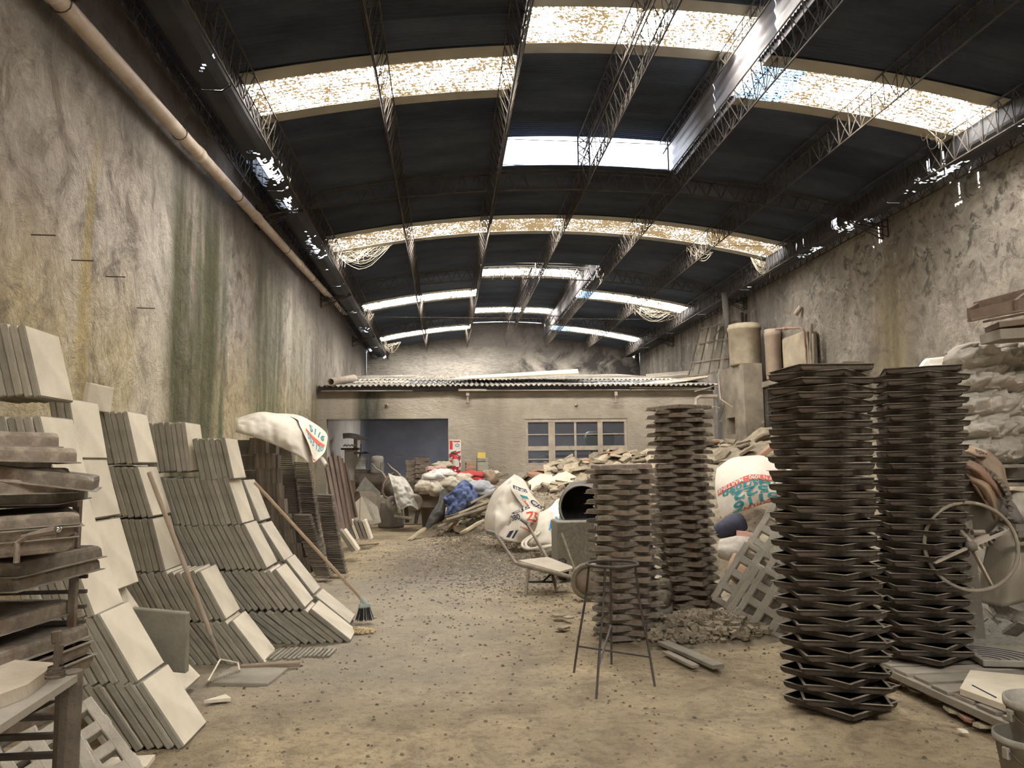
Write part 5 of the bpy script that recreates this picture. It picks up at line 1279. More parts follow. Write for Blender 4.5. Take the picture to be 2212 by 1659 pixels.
# ------------------------------------------------------------------ low pallet, slabs on it, bricks under it
t = thing('floor_pallet', 'grey board pallet raised on bricks at lower right', 'pallet')
for k in range(8):
    y = 3.80 + .185 * k + random.uniform(-.01, .01); x0 = 2.93 + random.uniform(-.02, .02) - .0 * k; x1 = 4.5
    board((x0, y, .118), (x1, y + .02, .118), .145, .022, 'deck_board', t)
for x in (2.97, 3.6, 4.3): board((x, 3.72, .085), (x - .03, 5.22, .085), .10, .045, 'bearer', t)
random.seed(13)
for k in range(12):
    y = 3.75 + k * .125; frag(random.randrange(24), M_FRAG if k % 3 else M_FRAGR, .06 + .03 * random.random(), (2.99 + random.uniform(-.05, .06), y, .032), (0, 0, random.random() * 6), '%s of the bricks and stones under pallet edge, from the bucket' % nth(k + 1), 'stone', 'stones under the pallet', 'propping_stone')
for (x, y) in ((3.05, 3.9), (3.05, 4.5), (3.05, 5.1), (4.2, 3.9), (4.2, 5.1), (3.6, 4.5)):
    mb = MB(); mb.box((0, 0, .03), (.12, .2, .066)); 
    tag(obj('prop_brick', mb, M_FRAGR, None, False, (x + .06, y, 0)), 'hollow brick propping the floor pallet, %s side, %s from bucket' % ('wall' if x > 4 else 'middle' if x > 3.3 else 'aisle', {3.9: 'first', 4.5: 'second', 5.1: 'third'}[y]), 'brick', 'bricks propping the pallet')
# slabs
P_ = [PZ(2073, 1487, .17), PZ(2096, 1447, .17), PZ(2330, 1470, .17), PZ(2280, 1560, .17), PZ(2165, 1520, .17)]
mb = MB(); a = .0; mb.add([p + Vector((0, 0, .0)) for p in P_] + [p + Vector((0, 0, -.036)) for p in P_], [(4, 3, 2, 1, 0)[::-1], (5, 6, 7, 8, 9)[::-1]] + [(i, (i + 1) % 5, 5 + (i + 1) % 5, 5 + i) for i in range(5)])
t = tag(obj('paving_slab', mb, M_SLAB), 'pale chipped paving slab on the near end of floor pallet', 'slab')
mb = MB(); mb.bar(PZ(2100, 1480, .172), PZ(2152, 1507, .172), .004, 4); mb.bar(PZ(2185, 1510, .172), PZ(2250, 1505, .172), .004, 4); obj('scratch_line', mb, M_BLACKP, t)
sc = PZ(2165, 1418, .16); mb = MB(); mb.box((0, 0, 0), (.50, .42, .045), None, .006)
t = tag(obj('paving_slab', mb, M_SLABG, None, False, sc + Vector((.05, .0, 0)), (0, 0, radians(-14))), 'grey paving slab with fan-shaped grooves behind the chipped one', 'slab')
for k in range(6):
    mb = MB(); r = .08 + .055 * k; mb.tube([(-.22 + r * cos(a), -.2 + r * sin(a), .0235) for a in [pi / 2 * i / 12 for i in range(13)] if -.22 + r * cos(a) < .25 and -.2 + r * sin(a) < .2], .0035, 4); obj('groove', mb, M_BLACKP, t)
# ------------------------------------------------------------------ buckets
def bucket(nm, lab, c, r, h, tilt, mat):
    t = thing('bucket', lab, 'bucket', c, tilt); mb = MB()
    mb.lathe([(0, 0), (r * .72, 0), (r * .74, .01), (r * .97, h - .03), (r * 1.03, h - .03), (r * 1.04, h - .02), (r * 1.03, h), (r * .97, h), (r * .70, .015), (0, .012)], 28, (0, 0, 0)); obj('body', mb, mat, t, True)
    mb = MB(); mb.tube([(r * 1.05 * cos(a), -.02 - r * .55 * abs(sin(a)), h - .05 - r * .55 * abs(sin(a))) for a in [pi * k / 16 for k in range(17)]], .004, 5); obj('handle', mb, M_STEEL, t, True)
    for s in (-1, 1): mb = MB(); mb.box((s * r * 1.03, 0, h - .06), (.02, .03, .05), None, .004); obj('handle_lug', mb, mat, t)
M_BUCK = plain('cement_stained_bucket', (.36, .33, .28), (.19, .17, .145), 9, .7, .3)
bucket('b', 'lower cement-stained bucket at the lower right corner', (2.515, 3.14, .0), .140, .30, (0, 0, .2), M_BUCK)
bucket('b', 'upper cement-stained bucket nested inside the lower one', (2.54, 3.12, .19), .118, .27, (radians(2), radians(-3), 0), M_BUCK)
# ================================================================== window of the annex
M_GLASS = NT('dirty_glass'); _g = M_GLASS; _g.color((.10, .105, .12)).rough(.25); _g.b.inputs['Alpha'].default_value = .35; _g = _g.m
wn_ = thing('window_1', None, None); wn_['kind'] = 'structure'
def wbar(x0, x1, z0, z1, th=.06, nm='window_frame', dy=0.0):
    mb = MB(); mb.box(((x0 + x1) / 2, YA + .05 + dy, (z0 + z1) / 2), (x1 - x0, th, z1 - z0), None, .004); obj(nm, mb, M_FRAME, wn_)
X0, X1, Z0, Z1 = 2.12, 4.94, 1.42, 2.66
wbar(X0, X1, Z1 - .09, Z1); wbar(X0, X1, Z0, Z0 + .05); wbar(X0, X0 + .08, Z0 + .05, Z1 - .09); wbar(X1 - .08, X1, Z0 + .05, Z1 - .09)
wbar(2.76, 2.94, Z0 + .05, Z1 - .09, .05); wbar(4.12, 4.26, Z0 + .05, Z1 - .09, .05)
for (a, b) in ((2.2, 2.76), (2.94, 4.12), (4.26, 4.86)): wbar(a, b, 1.80, 1.92, .05)
wbar(3.47, 3.53, Z0 + .05, Z1 - .09, .04, 'muntin')
for z in (2.22, 1.55):
    for (a, b) in ((2.2, 2.76), (2.94, 4.12), (4.26, 4.86)): wbar(a, b, z, z + .03, .035, 'muntin')
cols = [(2.20, 2.76), (2.94, 3.47), (3.53, 4.12), (4.26, 4.86)]
for i, (a, b) in enumerate(cols):
    for j, (c, d) in enumerate(((1.92, 2.22), (2.25, 2.57), (1.58, 1.80), (1.47, 1.55))):
        if j >= 2 and i == 3: continue
        mb = MB(); mb.box(((a + b) / 2, YA + .06, (c + d) / 2), (b - a, .004, d - c)); obj('pane', mb, _g, wn_)
# fill light added under the closed annex roof to brighten the room
la = bpy.data.lights.new('annex_fill_light', 'AREA'); la.shape = 'RECTANGLE'; la.size = 5.0; la.size_y = 1.2; la.energy = 60; la.color = (.92, .94, 1.0)
lo = bpy.data.objects.new('annex_fill_light', la); C.objects.link(lo); lo.location = (2.2, 25.0, 3.75); lo.rotation_euler = (0, 0, 0)
# compressor seen through the window
t = thing('air_compressor', 'dark green air tank on legs seen through workshop window', 'compressor')
a, b = PY(1268, 950, 23.0), PY(1318, 950, 23.0); r = .26; mb = MB(); mb.lathe([(0, 0), (r * .6, .02), (r * .9, .08), (r, .16), (r, (b.x - a.x) + .1), (r * .9, (b.x - a.x) + .18), (0, (b.x - a.x) + .26)], 24, a - Vector((.1, 0, 0)), RY(pi / 2)); obj('tank', mb, plain('green_tank_paint', (.03, .075, .07), (.05, .09, .085), 4, .4, .05), t, True)
for x in (a.x + .1, b.x): mb = MB(); mb.box((x, 23, a.z - .6), (.05, .3, .8)); obj('leg', mb, M_STEEL, t)
t = thing('work_bench', 'dark steel workbench behind the lower window panes', 'bench'); mb = MB(); p = PY(1235, 985, 22.5); mb.box((p.x, 22.5, p.z), (1.6, .5, .06)); obj('bench_top', mb, M_STEEL, t)
for s in (-.7, .7): mb = MB(); mb.box((p.x + s, 22.5, p.z / 2), (.06, .4, p.z)); obj('leg', mb, M_STEEL, t)
for k, px in enumerate((1153, 1178)):
    p = PY(px, 995, 20.6); p.z = 1.46; t = thing('mug', ['left of two white mugs on window ledge', 'right of two white mugs on window ledge'][k], 'mug', p - Vector((0, 0, .05))); mb = MB(); mb.lathe([(0, 0), (.05, 0), (.055, .11), (.05, .11), (.045, .01), (0, .01)], 16); obj('cup', mb, M_BAG, t, True)
    mb = MB(); mb.tube([(.05, 0, .09), (.09, 0, .08), (.09, 0, .04), (.05, 0, .03)], .008, 6); obj('handle', mb, M_BAG, t)
mb = MB(); mb.box((3.5, 20.55, 1.38), (3.0, .5, .06)); struct('trim_window_ledge', mb, M_WOODG)
_a, _b = PY(1303, 992, 20.5), PY(1328, 976, 20.5); _a.z = 1.42; board(_a, _b, .10, .05, 'slanting_board', None, 0, M_WOOD)
bpy.data.objects['slanting_board']['label'] = 'short board slanting inside the right-hand window light'; bpy.data.objects['slanting_board']['category'] = 'board'

# ================================================================== on the annex wall
t = thing('fire_extinguisher_board', 'white and red striped backing board of the fire extinguisher', 'board')
bx0, bx1, bz0, bz1 = .06, .385, 1.04, 2.12; yb = YA - .02
mb = MB(); mb.box(((bx0 + bx1) / 2, yb, (bz0 + bz1) / 2), (bx1 - bx0, .02, bz1 - bz0)); obj('panel', mb, M_WHITEP, t)
M_RB = plain('signal_red', (.55, .04, .045), (.45, .03, .035), 8, .5, .05)
for k in range(7):
    z = bz0 + .02 + k * .19
    P_ = [(bx0 + .012, z), (bx0 + .012, z + .11), (bx1 - .012, z + .11 + .15), (bx1 - .012, z + .15)]
    P_ = [(x, min(zz, bz1 - .30)) for x, zz in P_]
    if P_[0][1] >= bz1 - .31: continue
    mb = MB(); mb.add([(x, yb - .012, zz) for x, zz in P_], [(0, 3, 2, 1)]); obj('red_stripe', mb, M_RB, t)
for (x0, x1, z0, z1, m_) in ((bx0 + .02, bx0 + .10, bz1 - .26, bz1 - .03, M_RB), (bx0 + .12, bx1 - .03, bz1 - .07, bz1 - .035, M_RB)):
    mb = MB(); mb.box(((x0 + x1) / 2, yb - .012, (z0 + z1) / 2), (x1 - x0, .004, z1 - z0)); obj('header_mark', mb, m_, t)
mb = MB(); mb.tube([(bx1 - .10 + .055 * cos(a), yb - .014, bz1 - .15 + .035 * sin(a)) for a in [2 * pi * k / 20 for k in range(20)]], .006, 4, True); obj('blue_emblem', mb, M_BLUEP, t)
t = thing('fire_extinguisher', 'red fire extinguisher hanging on the striped board', 'extinguisher')
cx = .225; cyy = YA - .12
mb = MB(); mb.lathe([(0, 1.06), (.075, 1.06), (.082, 1.08), (.082, 1.60), (.06, 1.68), (.03, 1.71), (0, 1.71)], 20, (cx, cyy, 0)); obj('cylinder', mb, M_RB, t, True)
mb = MB(); mb.bar((cx, cyy, 1.70), (cx, cyy, 1.76), .025, 10); mb.box((cx - .04, cyy, 1.79), (.14, .03, .03), RY(-.25)); mb.bar((cx - .02, cyy, 1.76), (cx - .13, cyy - .01, 1.75), .02, 8); obj('valve_head', mb, M_STEEL, t)
mb = MB(); mb.tube([(cx + .02, cyy, 1.74), (cx + .10, cyy - .02, 1.68), (cx + .11, cyy - .02, 1.45)], .012, 6); obj('hose', mb, M_STEEL, t)
mb = MB(); mb.lathe([(.0835, 1.42), (.0835, 1.60)], 20, (cx, cyy, 0)); obj('paper_label', mb, M_WHITEP, t, True)
mb = MB(); mb.box((cx + .06, cyy - .09, 1.47), (.09, .004, .16), RZ(.2)); obj('hang_tag', mb, M_WHITEP, t)
mb = MB(); mb.prism([(-.035, 0), (0, -.035), (.035, 0), (0, .035)], .003, RX(pi / 2), (cx, cyy - .084, 1.30)); obj('diamond_mark', mb, M_WHITEP, t)
for k, (px, py) in enumerate(((835, 875), (1245, 876))):
    p = PY(px, py, YA - .01); t = thing('wall_socket', ['round lamp socket on annex wall above the doorway', 'round lamp socket on annex wall above the window'][k], 'socket'); mb = MB(); mb.lathe([(.05, 0), (.05, .02), (.03, .05), (.028, .10), (.02, .10), (.018, .02)], 16, p, RX(pi / 2)); obj('socket_body', mb, M_FRAME, t, True)
for k, (px, py, w2) in enumerate(((1020, 842, .38), (1330, 846, .10))):
    p = PY(px, py, YA - .10); t = thing('wall_bracket', ['plank bracket with hanging stem left of the window', 'short bracket with hanging stem above the window'][k], 'bracket')
    if k == 0: mb = MB(); mb.box(p, (w2 * 2, .2, .05), RX(.2), .004); obj('plank', mb, M_WOODG, t)
    q = PY([1010, 1330][k], 848, YA - .10); mb = MB(); mb.box(q - Vector((0, 0, .03)), (.09, .09, .12)); mb.bar(q, q - Vector((0, 0, .24)), .028, 8, .02); mb.lathe([(.02, 0), (.05, .02), (.05, .04), (0, .05)], 12, q - Vector((0, 0, .30))); obj('stem', mb, M_FRAME, t)
mb = MB(); mb.bar((5.0, 19.86, 3.50), (7.3, 19.86, 3.46), .03, 8); mb.bar((4.9, 19.9, 3.47), (.2, 19.9, 3.46), .012, 6); struct('trim_eave_pipe', mb, M_FRAME)
for k, px in enumerate((1440, 1450 + 20, 1530)):
    p = PY(px, 842, 19.85); mb = MB(); mb.tube([p + Vector((.04 * cos(a), 0, .04 * sin(a))) for a in [2 * pi * i / 10 for i in range(10)]], .006, 4, True); struct('trim_pipe_clip', mb, M_LAP)
mb = MB(); mb.tube([PY(1548, 856, 19.6), PY(1512, 856, 19.6), PY(1503, 862, 19.6), PY(1502, 885, 19.6)], .055, 10); mb.bar(PY(1502, 884, 19.6), PY(1502, 1000, 19.6), .05, 10)
tag(obj('elbow_pipe', mb, M_FRAME, None, True), 'grey elbow pipe running from the tank pillar down annex wall', 'pipe')
p = PY(1370, 985, YA - .06); t = thing('cutting_disc', 'large grinding disc leaning on wall right of window', 'disc'); mb = MB(); mb.lathe([(.04, -.01), (.19, -.01), (.19, .01), (.04, .01)], 28, p, RX(pi / 2), True); obj('abrasive', mb, plain('abrasive_grey', (.19, .17, .145), None, 20, .9, .2), t, True)
mb = MB(); mb.lathe([(.02, -.013), (.085, -.013), (.085, .013), (.02, .013)], 24, p, RX(pi / 2), True); obj('label_ring', mb, M_WHITEP, t); mb = MB()
for k in range(3): a = 2.1 * k + .5; mb.box(p + Vector((.045 * cos(a), -.016, .045 * sin(a))), (.03, .004, .03), RY(-a))
obj('label_mark', mb, M_BLACKP, t)
# ledge with crates at the foot of the annex wall
mb = MB(); mb.box((1.2, 19.75, .52), (1.9, .5, 1.04), None, .01); struct('trim_plinth', mb, M_CONC)
for k in range(4):
    p = PY(1016, 1024 - k * 7.5, 19.5); mb = MB(); mb.box(p, (.24, .3, .07), RZ(.03 * k), .004); tag(obj('red_brick', mb, M_FRAGR), 'red-brown brick, %s in the stack next to extinguisher' % ['lowest', 'second', 'third', 'topmost'][k], 'brick', 'bricks next to the extinguisher')
M_CRT = plain('pale_plastic_crate', (.50, .47, .38), (.38, .36, .29), 9, .6, .1)
for k in range(4):
    p = PY(1043, 1020 - k * 9.5, 19.6); t = thing('plastic_crate', '%s of the pale ribbed crates by the plinth' % ['lowest', 'second', 'third', 'topmost'][k], 'crate'); mb = MB()
    for z in (-.045, -.01, .025): mb.box(p + Vector((0, 0, z)), (.32, .3, .022))
    for s in (-1, 1): mb.box(p + Vector((s * .15, 0, 0)), (.02, .3, .10))
    obj('crate_body', mb, M_CRT, t)
p = PY(1040, 988, 19.75); mb = MB(); mb.box(p, (.22, .03, .26), RX(-.1), .01); tag(obj('yellow_panel', mb, plain('yellow_plastic', (.62, .44, .10), (.50, .35, .08), 5, .6, .05)), 'yellow plastic panel standing on the pale crates', 'panel')
mb = MB(); a = PY(1086, 1030, 19.2); mb.tube([a + Vector((.18 * cos(q), 0, .30 * sin(q))) for q in [pi * k / 14 for k in range(15)]], .012, 6)
for k in range(26): q = random.uniform(0, pi); mb.bar(a + Vector((.2 * cos(q), .1, .2 * random.random() - .05)), a + Vector((-.2 * cos(q * 1.7), -.1, .1 * random.random())), .004, 3)
tag(obj('wire_coil', mb, M_FRAME), 'tangled wire hoop lying between crates and printed sack', 'wire')

# ================================================================== inside the doorway
t = thing('wall_shelf', 'bent sheet-metal shelf on pale inner wall of the annex', 'shelf')
A = PX(742, 938, -3.15)
mb = MB(); f = surf([[(740, 937, 21.6), (755, 936, 21.6), (773, 939, 21.6), (793, 946, 21.6)], [(741, 947, 20.7), (758, 946, 20.7), (775, 950, 20.7), (797, 948, 20.7)]], 0); mb.grid(f, 12, 4); obj('shelf_sheet', mb, M_WOODG, t, solid=.02)
mb = MB(); mb.box(PY(768, 957, 21.2), (.10, .06, .30)); obj('shelf_support', mb, M_FRAME, t)
t = thing('masonry_niche', 'narrow masonry pier carrying clutter under the bent shelf', 'pier'); a, b = PY(751, 972, 21.2), PY(765, 1040, 21.2); mb = MB(); mb.box(((a.x + b.x) / 2, 21.4, a.z / 2), (.36, .4, a.z)); obj('pier', mb, M_INL, t); mb = MB(); mb.box((a.x + .08, 21.3, a.z + .03), (.5, .5, .05)); obj('cap_slab', mb, M_STEEL, t)
for k in range(4):
    p = PY(746 + 7 * k, 964, 21.1); mb = MB(); mb.tube([p + Vector((-.05, 0, 0)), p + Vector((0, 0, .04)), p + Vector((.05, 0, .0))], .025, 6); tag(obj('cloth_scrap', mb, M_BAGD, None, True), '%s scrap from left on the masonry pier cap' % nth(k + 1), 'scrap', 'scraps on the pier cap')
t = thing('bench_machine', 'small bench machine with round motor by the inner wall', 'machine'); c = PY(779, 1015, 21.0)
M_MACH = plain('dusty_machine_paint', (.30, .28, .245), (.20, .185, .16), 8, .7, .2)
mb = MB(); mb.lathe([(0, 0), (.16, 0), (.17, .03), (.13, .05), (.13, .25), (.16, .28), (.14, .32), (.05, .38), (.05, .44), (0, .44)], 20, c); obj('motor', mb, M_MACH, t, True)
mb = MB(); mb.box(c + Vector((0, 0, .47)), (.36, .2, .05)); mb.bar(c + Vector((0, 0, .44)), c + Vector((0, 0, .72)), .018, 6); mb.bar(c + Vector((.1, 0, .5)), c + Vector((.25, -.1, .44)), .012, 6); obj('spindle', mb, M_STEEL, t)
mb = MB(); mb.box((c.x + .1, 21.1, c.z / 2), (.5, .5, c.z)); obj('pedestal', mb, M_STEEL, t)
t = thing('electric_motor', 'upright ribbed electric motor behind the upturned barrow', 'motor'); c = PY(815, 1022, 20.6); mb = MB(); mb.lathe([(0, 0), (.16, 0), (.165, .02), (.165, .30), (.17, .31), (.17, .40), (.14, .46), (0, .48)], 24, c); obj('casing', mb, M_MACH, t, True)
mb = MB()
for k in range(20): a = 2 * pi * k / 20; mb.box(c + Vector((.172 * cos(a), .172 * sin(a), .15)), (.02, .008, .26), RZ(a))
obj('cooling_fin', mb, M_MACH, t); mb = MB(); mb.box((c.x, 20.8, c.z / 2 - .01), (1.2, .7, c.z - .02)); obj('machine_table', mb, M_STEEL, t)
mb = MB(); mb.tube([PY(795, 978, 21.5), PY(860, 982, 21.3), PY(928, 988, 21.1), PY(927, 1005, 21.1)], .012, 6); mb.bar(PY(795, 978, 21.5), PY(794, 1020, 21.5), .014, 6); tag(obj('bent_rod', mb, M_FRAME), 'long thin bent rod crossing the annex doorway', 'rod')
random.seed(3)
def blk(px, py, Y, d, lab, R=None, mat=None):
    mb = MB(); mb.box((0, 0, 0), d, None, .006); return tag(obj('mould_block', mb, mat or M_PAN2, None, False, PY(px, py, Y), R or (0, 0, random.uniform(-.1, .1))), lab, 'block', 'blocks stacked in the doorway')
n = 0
for (px, ys, wd) in ((892, (1038, 1030, 1022, 1014, 1006, 999), .34), (912, (1040, 1028, 1018, 1008, 999, 993), .34), (935, (1035, 1018), .22)):
    for k, py in enumerate(ys):
        n += 1; blk(px, py, 18.9 + .1 * (px % 3), (wd, .3, .095), 'dark mould block, %s up in %s column inside doorway' % (nth(k + 1), {892: 'first', 912: 'second', 935: 'third'}[px]))
for k in range(5):
    mb = MB(); p = PY(888 + 16 * k, 1062, 18.8); mb.box((0, 0, 0), (.17, .3, .52), None, .006); tag(obj('upright_plate', mb, M_STEEL, None, False, p, (0, 0, .05 * k)), 'dark upright plate, %s from left below the mould blocks' % nth(k + 1), 'plate', 'upright plates under the blocks')
mb = MB(); mb.box((-1.0, 19.0, .35), (1.9, .5, .7)); tag(obj('stone_base', mb, M_CONC), 'low masonry base under the doorway plates', 'base')
# ------------------------------------------------------------------ upturned barrow, cloth, drum, slabs in front of the doorway
t = thing('upturned_barrow', 'upturned wheelbarrow with bent handles before the annex doorway', 'wheelbarrow')
for pts in ([(803, 1001), (812, 1013), (825, 1020), (834, 1033)], [(836, 1001), (845, 1011), (858, 1020), (866, 1030)]):
    mb = MB(); mb.tube([PY(x, y, 17.6) for x, y in pts], .022, 8); obj('handle', mb, M_WOODG, t, True)
mb = MB(); mb.tube([PY(852, 1021, 17.5), PY(838, 1030, 17.4), PY(829, 1045, 17.3), PY(826, 1062, 17.3), PY(831, 1073, 17.3), PY(842, 1079, 17.3)], .03, 8); obj('curved_rim', mb, plain('rust_brown_rim', (.17, .12, .09), (.24, .19, .15), 8, .8, .2), t, True)
f = surf([[(840, 1030, 17.6), (865, 1028, 17.8), (880, 1032, 18)], [(830, 1050, 17.5), (850, 1055, 17.4), (880, 1060, 17.6)], [(834, 1075, 17.5), (858, 1082, 17.3), (890, 1085, 17.5)]], 0); sheet('tray', f, M_STEEL, t, 12, 10, .02)
for (px, py, rx) in ((848, 1087, .17), (896, 1085, .19)):
    wc = PY(px, py, 17.1); mb = MB(); mb.lathe([(.04, -.03), (rx * .75, -.05), (rx, -.02), (rx, .02), (rx * .75, .05), (.04, .03)], 22, wc, RZ(.35) @ RX(pi / 2), True); obj('wheel', mb, M_WOODG, t, True)
mb = MB(); mb.bar(PY(852, 1115, 17.0), PY(890, 1120, 16.9), .035, 8); obj('cross_tube', mb, M_WOODG, t)
mb = MB(); mb.bar(PY(876, 1085, 17.4), PY(880, 1128, 17.3), .05, 8); mb.bar(PY(905, 1085, 17.4), PY(898, 1130, 17.2), .04, 8); obj('leg', mb, M_STEEL, t)
t = thing('white_cloth', 'ragged white cloth thrown over the upturned barrow', 'cloth')
f = surf([[(838, 1022, 17.3), (855, 1028, 17.2), (870, 1030, 17.3), (880, 1040, 17.4)], [(846, 1045, 17.0), (862, 1050, 16.9), (878, 1052, 17.0), (892, 1060, 17.2)], [(852, 1070, 16.9), (868, 1075, 16.8), (882, 1078, 16.9), (900, 1085, 17.1)], [(858, 1095, 16.8), (868, 1100, 16.8), (885, 1092, 16.8), (904, 1102, 17.0)]], .09, 4); sheet('cloth_body', f, plain('off_white_rag', (.56, .53, .46), (.40, .38, .33), 5, .9, .4), t, 34, 34)
f = surf([[(858, 1092, 16.8), (864, 1096, 16.75)], [(860, 1110, 16.8), (866, 1108, 16.7)]], .02, 5); sheet('cloth_tail', f, M_BAGD, t, 6, 8)
c = PZ(845, 1138, 0); t = thing('plastic_drum', 'squat grey plastic drum standing before the white cloth', 'drum', c); mb = MB(); mb.lathe([(0, 0), (.30, 0), (.31, .03), (.27, .40), (.255, .55), (.23, .60), (.22, .60), (.21, .5), (0, .5)], 28); obj('body', mb, plain('dusty_grey_plastic', (.24, .22, .185), (.17, .155, .13), 5, .75, .15), t, True)
for k, (pts, Y, lab) in enumerate(([[(768, 1060), (788, 1030), (822, 1065), (820, 1075)], 18.2, 'pale curved hopper plate leaning behind the plastic drum'], [[(776, 1062), (805, 1062), (813, 1070), (812, 1108), (786, 1100)], 17.8, 'grey flat plate under the curved hopper plate'], [[(747, 1036), (765, 1038), (768, 1060), (760, 1075), (752, 1060)], 17.4, 'rust-brown plate with bright bolt behind leaning boards'])):
    P_ = [PY(a, b, Y) for a, b in pts]; n_ = len(P_); mb = MB(); mb.add(P_ + [p + Vector((0, .05, 0)) for p in P_], [tuple(range(n_)), tuple(range(n_, 2 * n_))[::-1]] + [(i, (i + 1) % n_, n_ + (i + 1) % n_, n_ + i) for i in range(n_)])
    tag(obj('leaning_plate', mb, [M_MACH, M_FRAME, M_RBRN][k]), lab, 'plate')
for k in range(6):
    a, b = PY(783 + 5 * k, 1076 + 4 * k, 16.9), PY(806 + 2 * k, 1132, 16.6); board(a, b, .16, .03, 'leaning_batten', None, .6, M_WOODG if k % 2 else M_SLABG)
    o = [o for o in C.objects if o.name.startswith('leaning_batten')][-1]; o['label'] = '%s of the grey battens leaning left of plastic drum' % nth(k + 1); o['category'] = 'batten'; o['group'] = 'battens by the drum'
c = PZ(936, 1136, 0); t = thing('brown_bin', 'square brown plastic bin overflowing with rags', 'bin', c, (0, 0, .1)); mb = MB()
h = PY(936, 1064, c.y).z; mb.lathe([(.24, 0), (.26, .01), (.30, h * .55), (.325, h * .56), (.325, h * .60), (.30, h * .61), (.335, h - .04), (.36, h - .04), (.36, h), (.33, h), (.24, .02)], 20); obj('body', mb, plain('brown_plastic', (.20, .15, .12), (.15, .115, .09), 4, .6, .1), t, True)
# rags and clothes: each lump its own thing
random.seed(4)
def rag(px, py, Y, r, mat, lab, sx=1.0, sz=.6):
    p = PY(px, py, Y); mb = MB(); s0 = random.random() * 50
    def f(u, v):
        a, b = 2 * pi * u, pi * v; d = Vector((cos(a) * sin(b), sin(a) * sin(b), cos(b))); k = 1 + .35 * noise.noise(d * 1.6 + Vector((s0, 0, 0))) + .22 * (abs(noise.noise(d * 4.5 + Vector((0, s0, 0)))) * 2 - .5)
        return p + Vector((d.x * sx, d.y, d.z * sz)) * r * k
    mb.grid(f, 26, 16); return tag(obj('rag', mb, mat, None, True), lab, 'rag')
CR = {'cream': plain('cream_rag', (.56, .50, .40), (.36, .31, .24), 9, .95, .4), 'white': plain('white_rag', (.66, .63, .58), (.48, .45, .41), 6, .95, .4), 'red': plain('red_rag', (.50, .07, .07), (.30, .05, .05), 7, .9, .3), 'pink': plain('pink_rag', (.48, .28, .25), (.36, .22, .20), 7, .95, .4),
      'olive': plain('olive_rag', (.30, .28, .20), (.40, .37, .28), 9, .95, .4), 'mauve': plain('mauve_rag', (.28, .21, .20), (.38, .30, .27), 9, .95, .4), 'dark': plain('dark_rag', (.05, .05, .05), (.12, .11, .10), 7, .95, .4), 'blue': plain('denim_blue', (.05, .075, .18), (.14, .17, .28), 5, .9, .6, 0, 0, 20), 'pale': plain('pale_blue_rag', (.38, .40, .42), (.28, .28, .28), 7, .95, .4), 'brown': plain('brown_rag', (.22, .15, .10), (.32, .24, .17), 7, .95, .4)}
for (px, py, Y, r, c_, lab, sx, sz) in ((915, 1052, 16.9, .17, 'cream', 'spotted cream rag over the left rim of the brown bin', 1.2, .8), (940, 1056, 16.7, .16, 'cream', 'crumpled cream rag on the front rim of brown bin', 1.1, .9), (935, 1032, 17.2, .2, 'white', 'white rag heaped in the middle of brown bin', 1.3, .6), (952, 1024, 17.5, .22, 'white', 'longest white rag on top of the brown bin', 1.5, .5),
                                     (932, 1045, 17.1, .15, 'mauve', 'mauve rag tucked below the white ones in bin', 1.3, .7), (945, 1015, 18.0, .2, 'pink', 'pink cloth lying behind the white rags', 1.5, .5), (955, 1006, 18.3, .18, 'olive', 'olive and cream cloth on the pile by the extinguisher', 1.4, .6), (965, 1042, 17.3, .22, 'cream', 'cream floral rag right of the brown bin', 1.3, .7),
                                     (990, 1036, 17.8, .25, 'cream', 'wide cream rag below the extinguisher', 1.6, .6), (980, 1052, 17.2, .17, 'olive', 'olive striped rag above the denim', 1.0, .9), (1022, 1028, 18.0, .24, 'red', 'bright red cloth on top of the rag pile', 1.5, .5), (1030, 1038, 17.8, .13, 'red', 'small red scrap at right of the bright red cloth', 1.3, .6),
                                     (1040, 1040, 18.0, .20, 'dark', 'black rag right of the red cloth', 1.5, .7), (1058, 1034, 18.0, .2, 'brown', 'brown crumpled rag at right end of rag pile', 1.0, 1.0), (1030, 1055, 17.0, .25, 'pale', 'pale grey-blue cloth behind the denim fold', 1.6, .7), (1050, 1065, 16.9, .2, 'pale', 'greyish cloth end right of the denim', 1.6, .5), (1085, 1058, 17.0, .17, 'brown', 'rust-brown flat cloth left of the printed sack', 1.6, .5), (1062, 1025, 18.4, .2, 'cream', 'cream cloth behind the black rag', 1.4, .5)):
    rag(px, py, Y, r, CR[c_], lab, sx, sz)
t = thing('denim_cloth', 'large crumpled blue denim hanging down the rubble heap', 'cloth')
f = surf([[(972, 1070, 16.3), (985, 1050, 16.4), (1003, 1036, 16.6), (1018, 1045, 16.7), (1030, 1062, 16.6)], [(958, 1075, 16.0), (978, 1068, 15.9), (1003, 1062, 15.9), (1022, 1070, 16.1), (1032, 1082, 16.3)], [(965, 1095, 15.9), (980, 1090, 15.7), (1000, 1088, 15.7), (1012, 1090, 15.9), (1018, 1095, 16.1)], [(960, 1116, 15.8), (972, 1112, 15.6), (985, 1108, 15.6), (998, 1102, 15.8), (1005, 1100, 16.0)]], .17, 5, 3)
pillow('denim', f, .06, CR['blue'], t, 40, 34, 1.0)
t = thing('dark_trousers', 'dark trousers sprawled from the bin onto the floor', 'trousers')
f = surf([[(950, 1062, 16.4), (960, 1055, 16.3), (968, 1062, 16.3)], [(946, 1085, 16.0), (955, 1085, 15.9), (962, 1090, 16.0)], [(930, 1110, 15.8), (945, 1112, 15.6), (958, 1108, 15.8)], [(918, 1138, 15.6), (928, 1140, 15.5), (945, 1125, 15.6)]], .06, 5, 8); pillow('trousers_cloth', f, .07, CR['dark'], t, 16, 30, 1.0)

